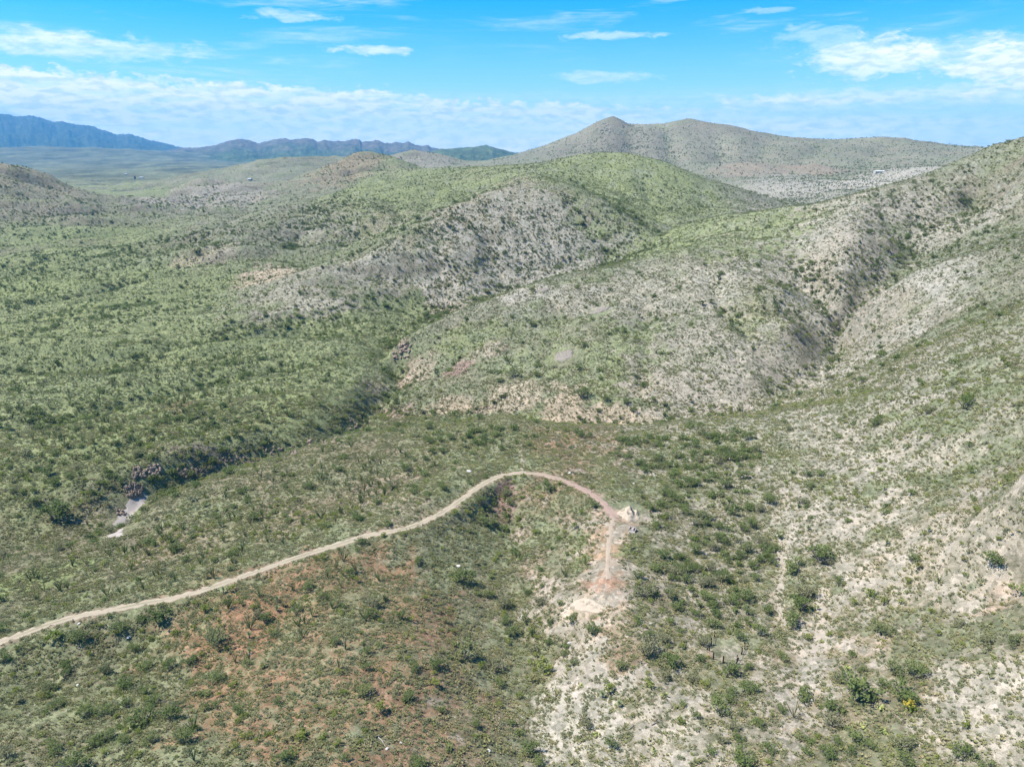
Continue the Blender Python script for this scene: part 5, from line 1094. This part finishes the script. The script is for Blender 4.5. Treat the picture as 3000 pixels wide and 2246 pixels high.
for px_, py_, st, lab in YU:
    g_ = ground(px_, py_)[0]; k = int(px_) % 3; s_ = 1.0 + 0.35 * ((int(py_) % 7) / 7)
    root = empty('yucca', g_, lab, 'yucca', 'yuccas', px_ % 6.28); root.scale = (s_, s_, s_)
    put('stem', Y_stem, root); put('leaf_rosette', Y_ros[k], root, (0, 0, 0.55))
    if st: put('flower_stalk', Y_stalk, root)
pad = rock_mesh('pad', 61, M_pear, 2, (0.34, 0.09, 0.44), 0.04)
for i, (px_, py_, lab) in enumerate(((2580, 2078, 'pale green prickly pear left of the yellow-flowered bush'), (2532, 2132, 'prickly pear clump below the biggest bush'), (2482, 1962, 'brownish prickly pear above the biggest bush'), (2523, 1992, 'yellowish prickly pear at the top of the biggest bush'), (2934, 1422, 'big olive prickly pear near the right edge'), (1748, 2152, 'dark prickly pear on the white gravel'),
                       (1917, 2206, 'rusty prickly pear near the bottom edge'), (1702, 2008, 'yellow-green prickly pear in the middle gravel'), (2206, 1392, 'prickly pear among the upper mesquites'), (2046, 1466, 'brown prickly pear in the dense mesquite stand'), (2590, 2146, 'small bright prickly pear in the lower right'), (1945, 2040, 'prickly pear between gravel and mesquite stand'))):
    g_ = ground(px_, py_)[0]; r = np.random.default_rng(900 + i)
    root = empty('prickly_pear', g_, lab, 'cactus', 'prickly pear cacti')
    for k in range(16):
        a_ = r.uniform(0, 6.28); q_ = 0.62 * math.sqrt(r.uniform()); s_ = r.uniform(0.8, 1.25)
        put('pad', pad, root, (q_ * math.cos(a_), q_ * math.sin(a_), r.choice((0.16, 0.16, 0.42, 0.62)) * s_), (r.uniform(-0.5, 0.5), r.uniform(-0.5, 0.5), r.uniform(0, 3.1)), (s_, s_, s_))
g_ = ground(2663, 2080)[0]
root = empty('flowering_bush', g_, 'round bush topped with bright yellow flowers', 'bush'); root.scale = (2.6, 2.6, 2.4)
put('trunk', T_shrub[0], root); put('crown', C_shrub[1], root)
r = np.random.default_rng(5); P = crown_points(r, 420, 5, 1.0, 0.8); P = P[P[:, 2] > np.percentile(P[:, 2], 55)]; P[:, 2] *= 1.1; P[:, :2] *= 0.8
put('flowers', quads_mesh('flowers', P, np.full(len(P), 0.034), r, 0.3, M_yel), root)

# far houses
M_wallw = plain('cream_wall', (0.45, 0.42, 0.38)); M_roofw = plain('white_metal_roof', (0.62, 0.64, 0.66), 0.5, 1.0, 0.05); M_pane = plain('window_glass', (0.03, 0.035, 0.04), 0.2); M_redw = plain('red_brown_wall', (0.17, 0.085, 0.065))
def house(px_, py_, L, W, hh, label, wall=M_wallw, roof=M_roofw, rz=0.0, rise=1.2):
    g_ = ground(px_, py_)[0]; root = empty('house', g_, label, 'house', None, rz)
    put('wall', box_mesh('wall', L, W, hh + 0.6, wall, 0, 0, -0.6), root)
    rv = [(x, y, z) for x in (-L / 2 - 0.5, L / 2 + 0.5) for (y, z) in ((-W / 2 - 0.5, hh - 0.05), (0, hh + rise), (W / 2 + 0.5, hh - 0.05), (0, hh + 0.01))]
    rme = mesh_np('roof', rv, [(0, 4, 5, 1), (1, 5, 6, 2), (0, 3, 7, 4), (3, 2, 6, 7), (0, 1, 2, 3), (4, 7, 6, 5)], False); rme.materials.append(roof); put('roof', rme, root)
    n_ = max(2, int(L / 4))
    wfr = box_mesh('window', 1.5, 0.10, 1.4, M_roofw); pane = box_mesh('pane', 1.2, 0.06, 1.1, M_pane); knob = box_mesh('handle', 0.12, 0.08, 0.12, M_roofw)
    for k in range(n_):
        if k == n_ // 2: put('handle', knob, put('door', box_mesh('door', 1.0, 0.12, 2.1, M_wood), root, (-L / 2 + (k + 0.5) * L / n_, -W / 2 - 0.03, 0.05)), (0.35, -0.09, 1.0))
        else: put('pane', pane, put('window', wfr, root, (-L / 2 + (k + 0.5) * L / n_, -W / 2 - 0.03, 0.9)), (0, -0.045, 0.15))
    return root
house(2575, 506, 21, 8, 3.0, 'long low white-roofed house in the basin below the mountain', rz=0.12)
house(415, 522, 17, 9, 3.6, 'white-roofed building standing alone on the far plain')
house(369, 511, 12, 7, 3.2, 'tiny white-roofed building farther back on the plain', rz=0.2)
house(396, 525, 6.5, 6.5, 12, 'narrow red-brown tower-like building beside the white roof', M_redw, M_redw, 0.3, 3.0)
house(732, 527, 9, 6, 3.0, 'small white shed left of the cone-shaped hill', rz=-0.2)

# ------------------------------------------------------------------ the air: one even volume round everything
hz_m = bpy.data.materials.new('haze_air'); hz_m.use_nodes = True; t = NT(hz_m.node_tree)
t.n('ShaderNodeOutputMaterial', {1: t.n('ShaderNodeVolumePrincipled', {'Color': (0.12, 0.50, 1.0, 1), 'Density': 5.5e-5, 'Anisotropy': 0.0})})
bx = np.array([(x, y, z) for z in (-160, 900) for y in (-18000, 18000) for x in (-18000, 18000)], float)
haze = link('haze', mesh_np('haze', bx, [(0, 2, 3, 1), (4, 5, 7, 6), (0, 1, 5, 4), (2, 6, 7, 3), (0, 4, 6, 2), (1, 3, 7, 5)], False), hz_m, kind='stuff')
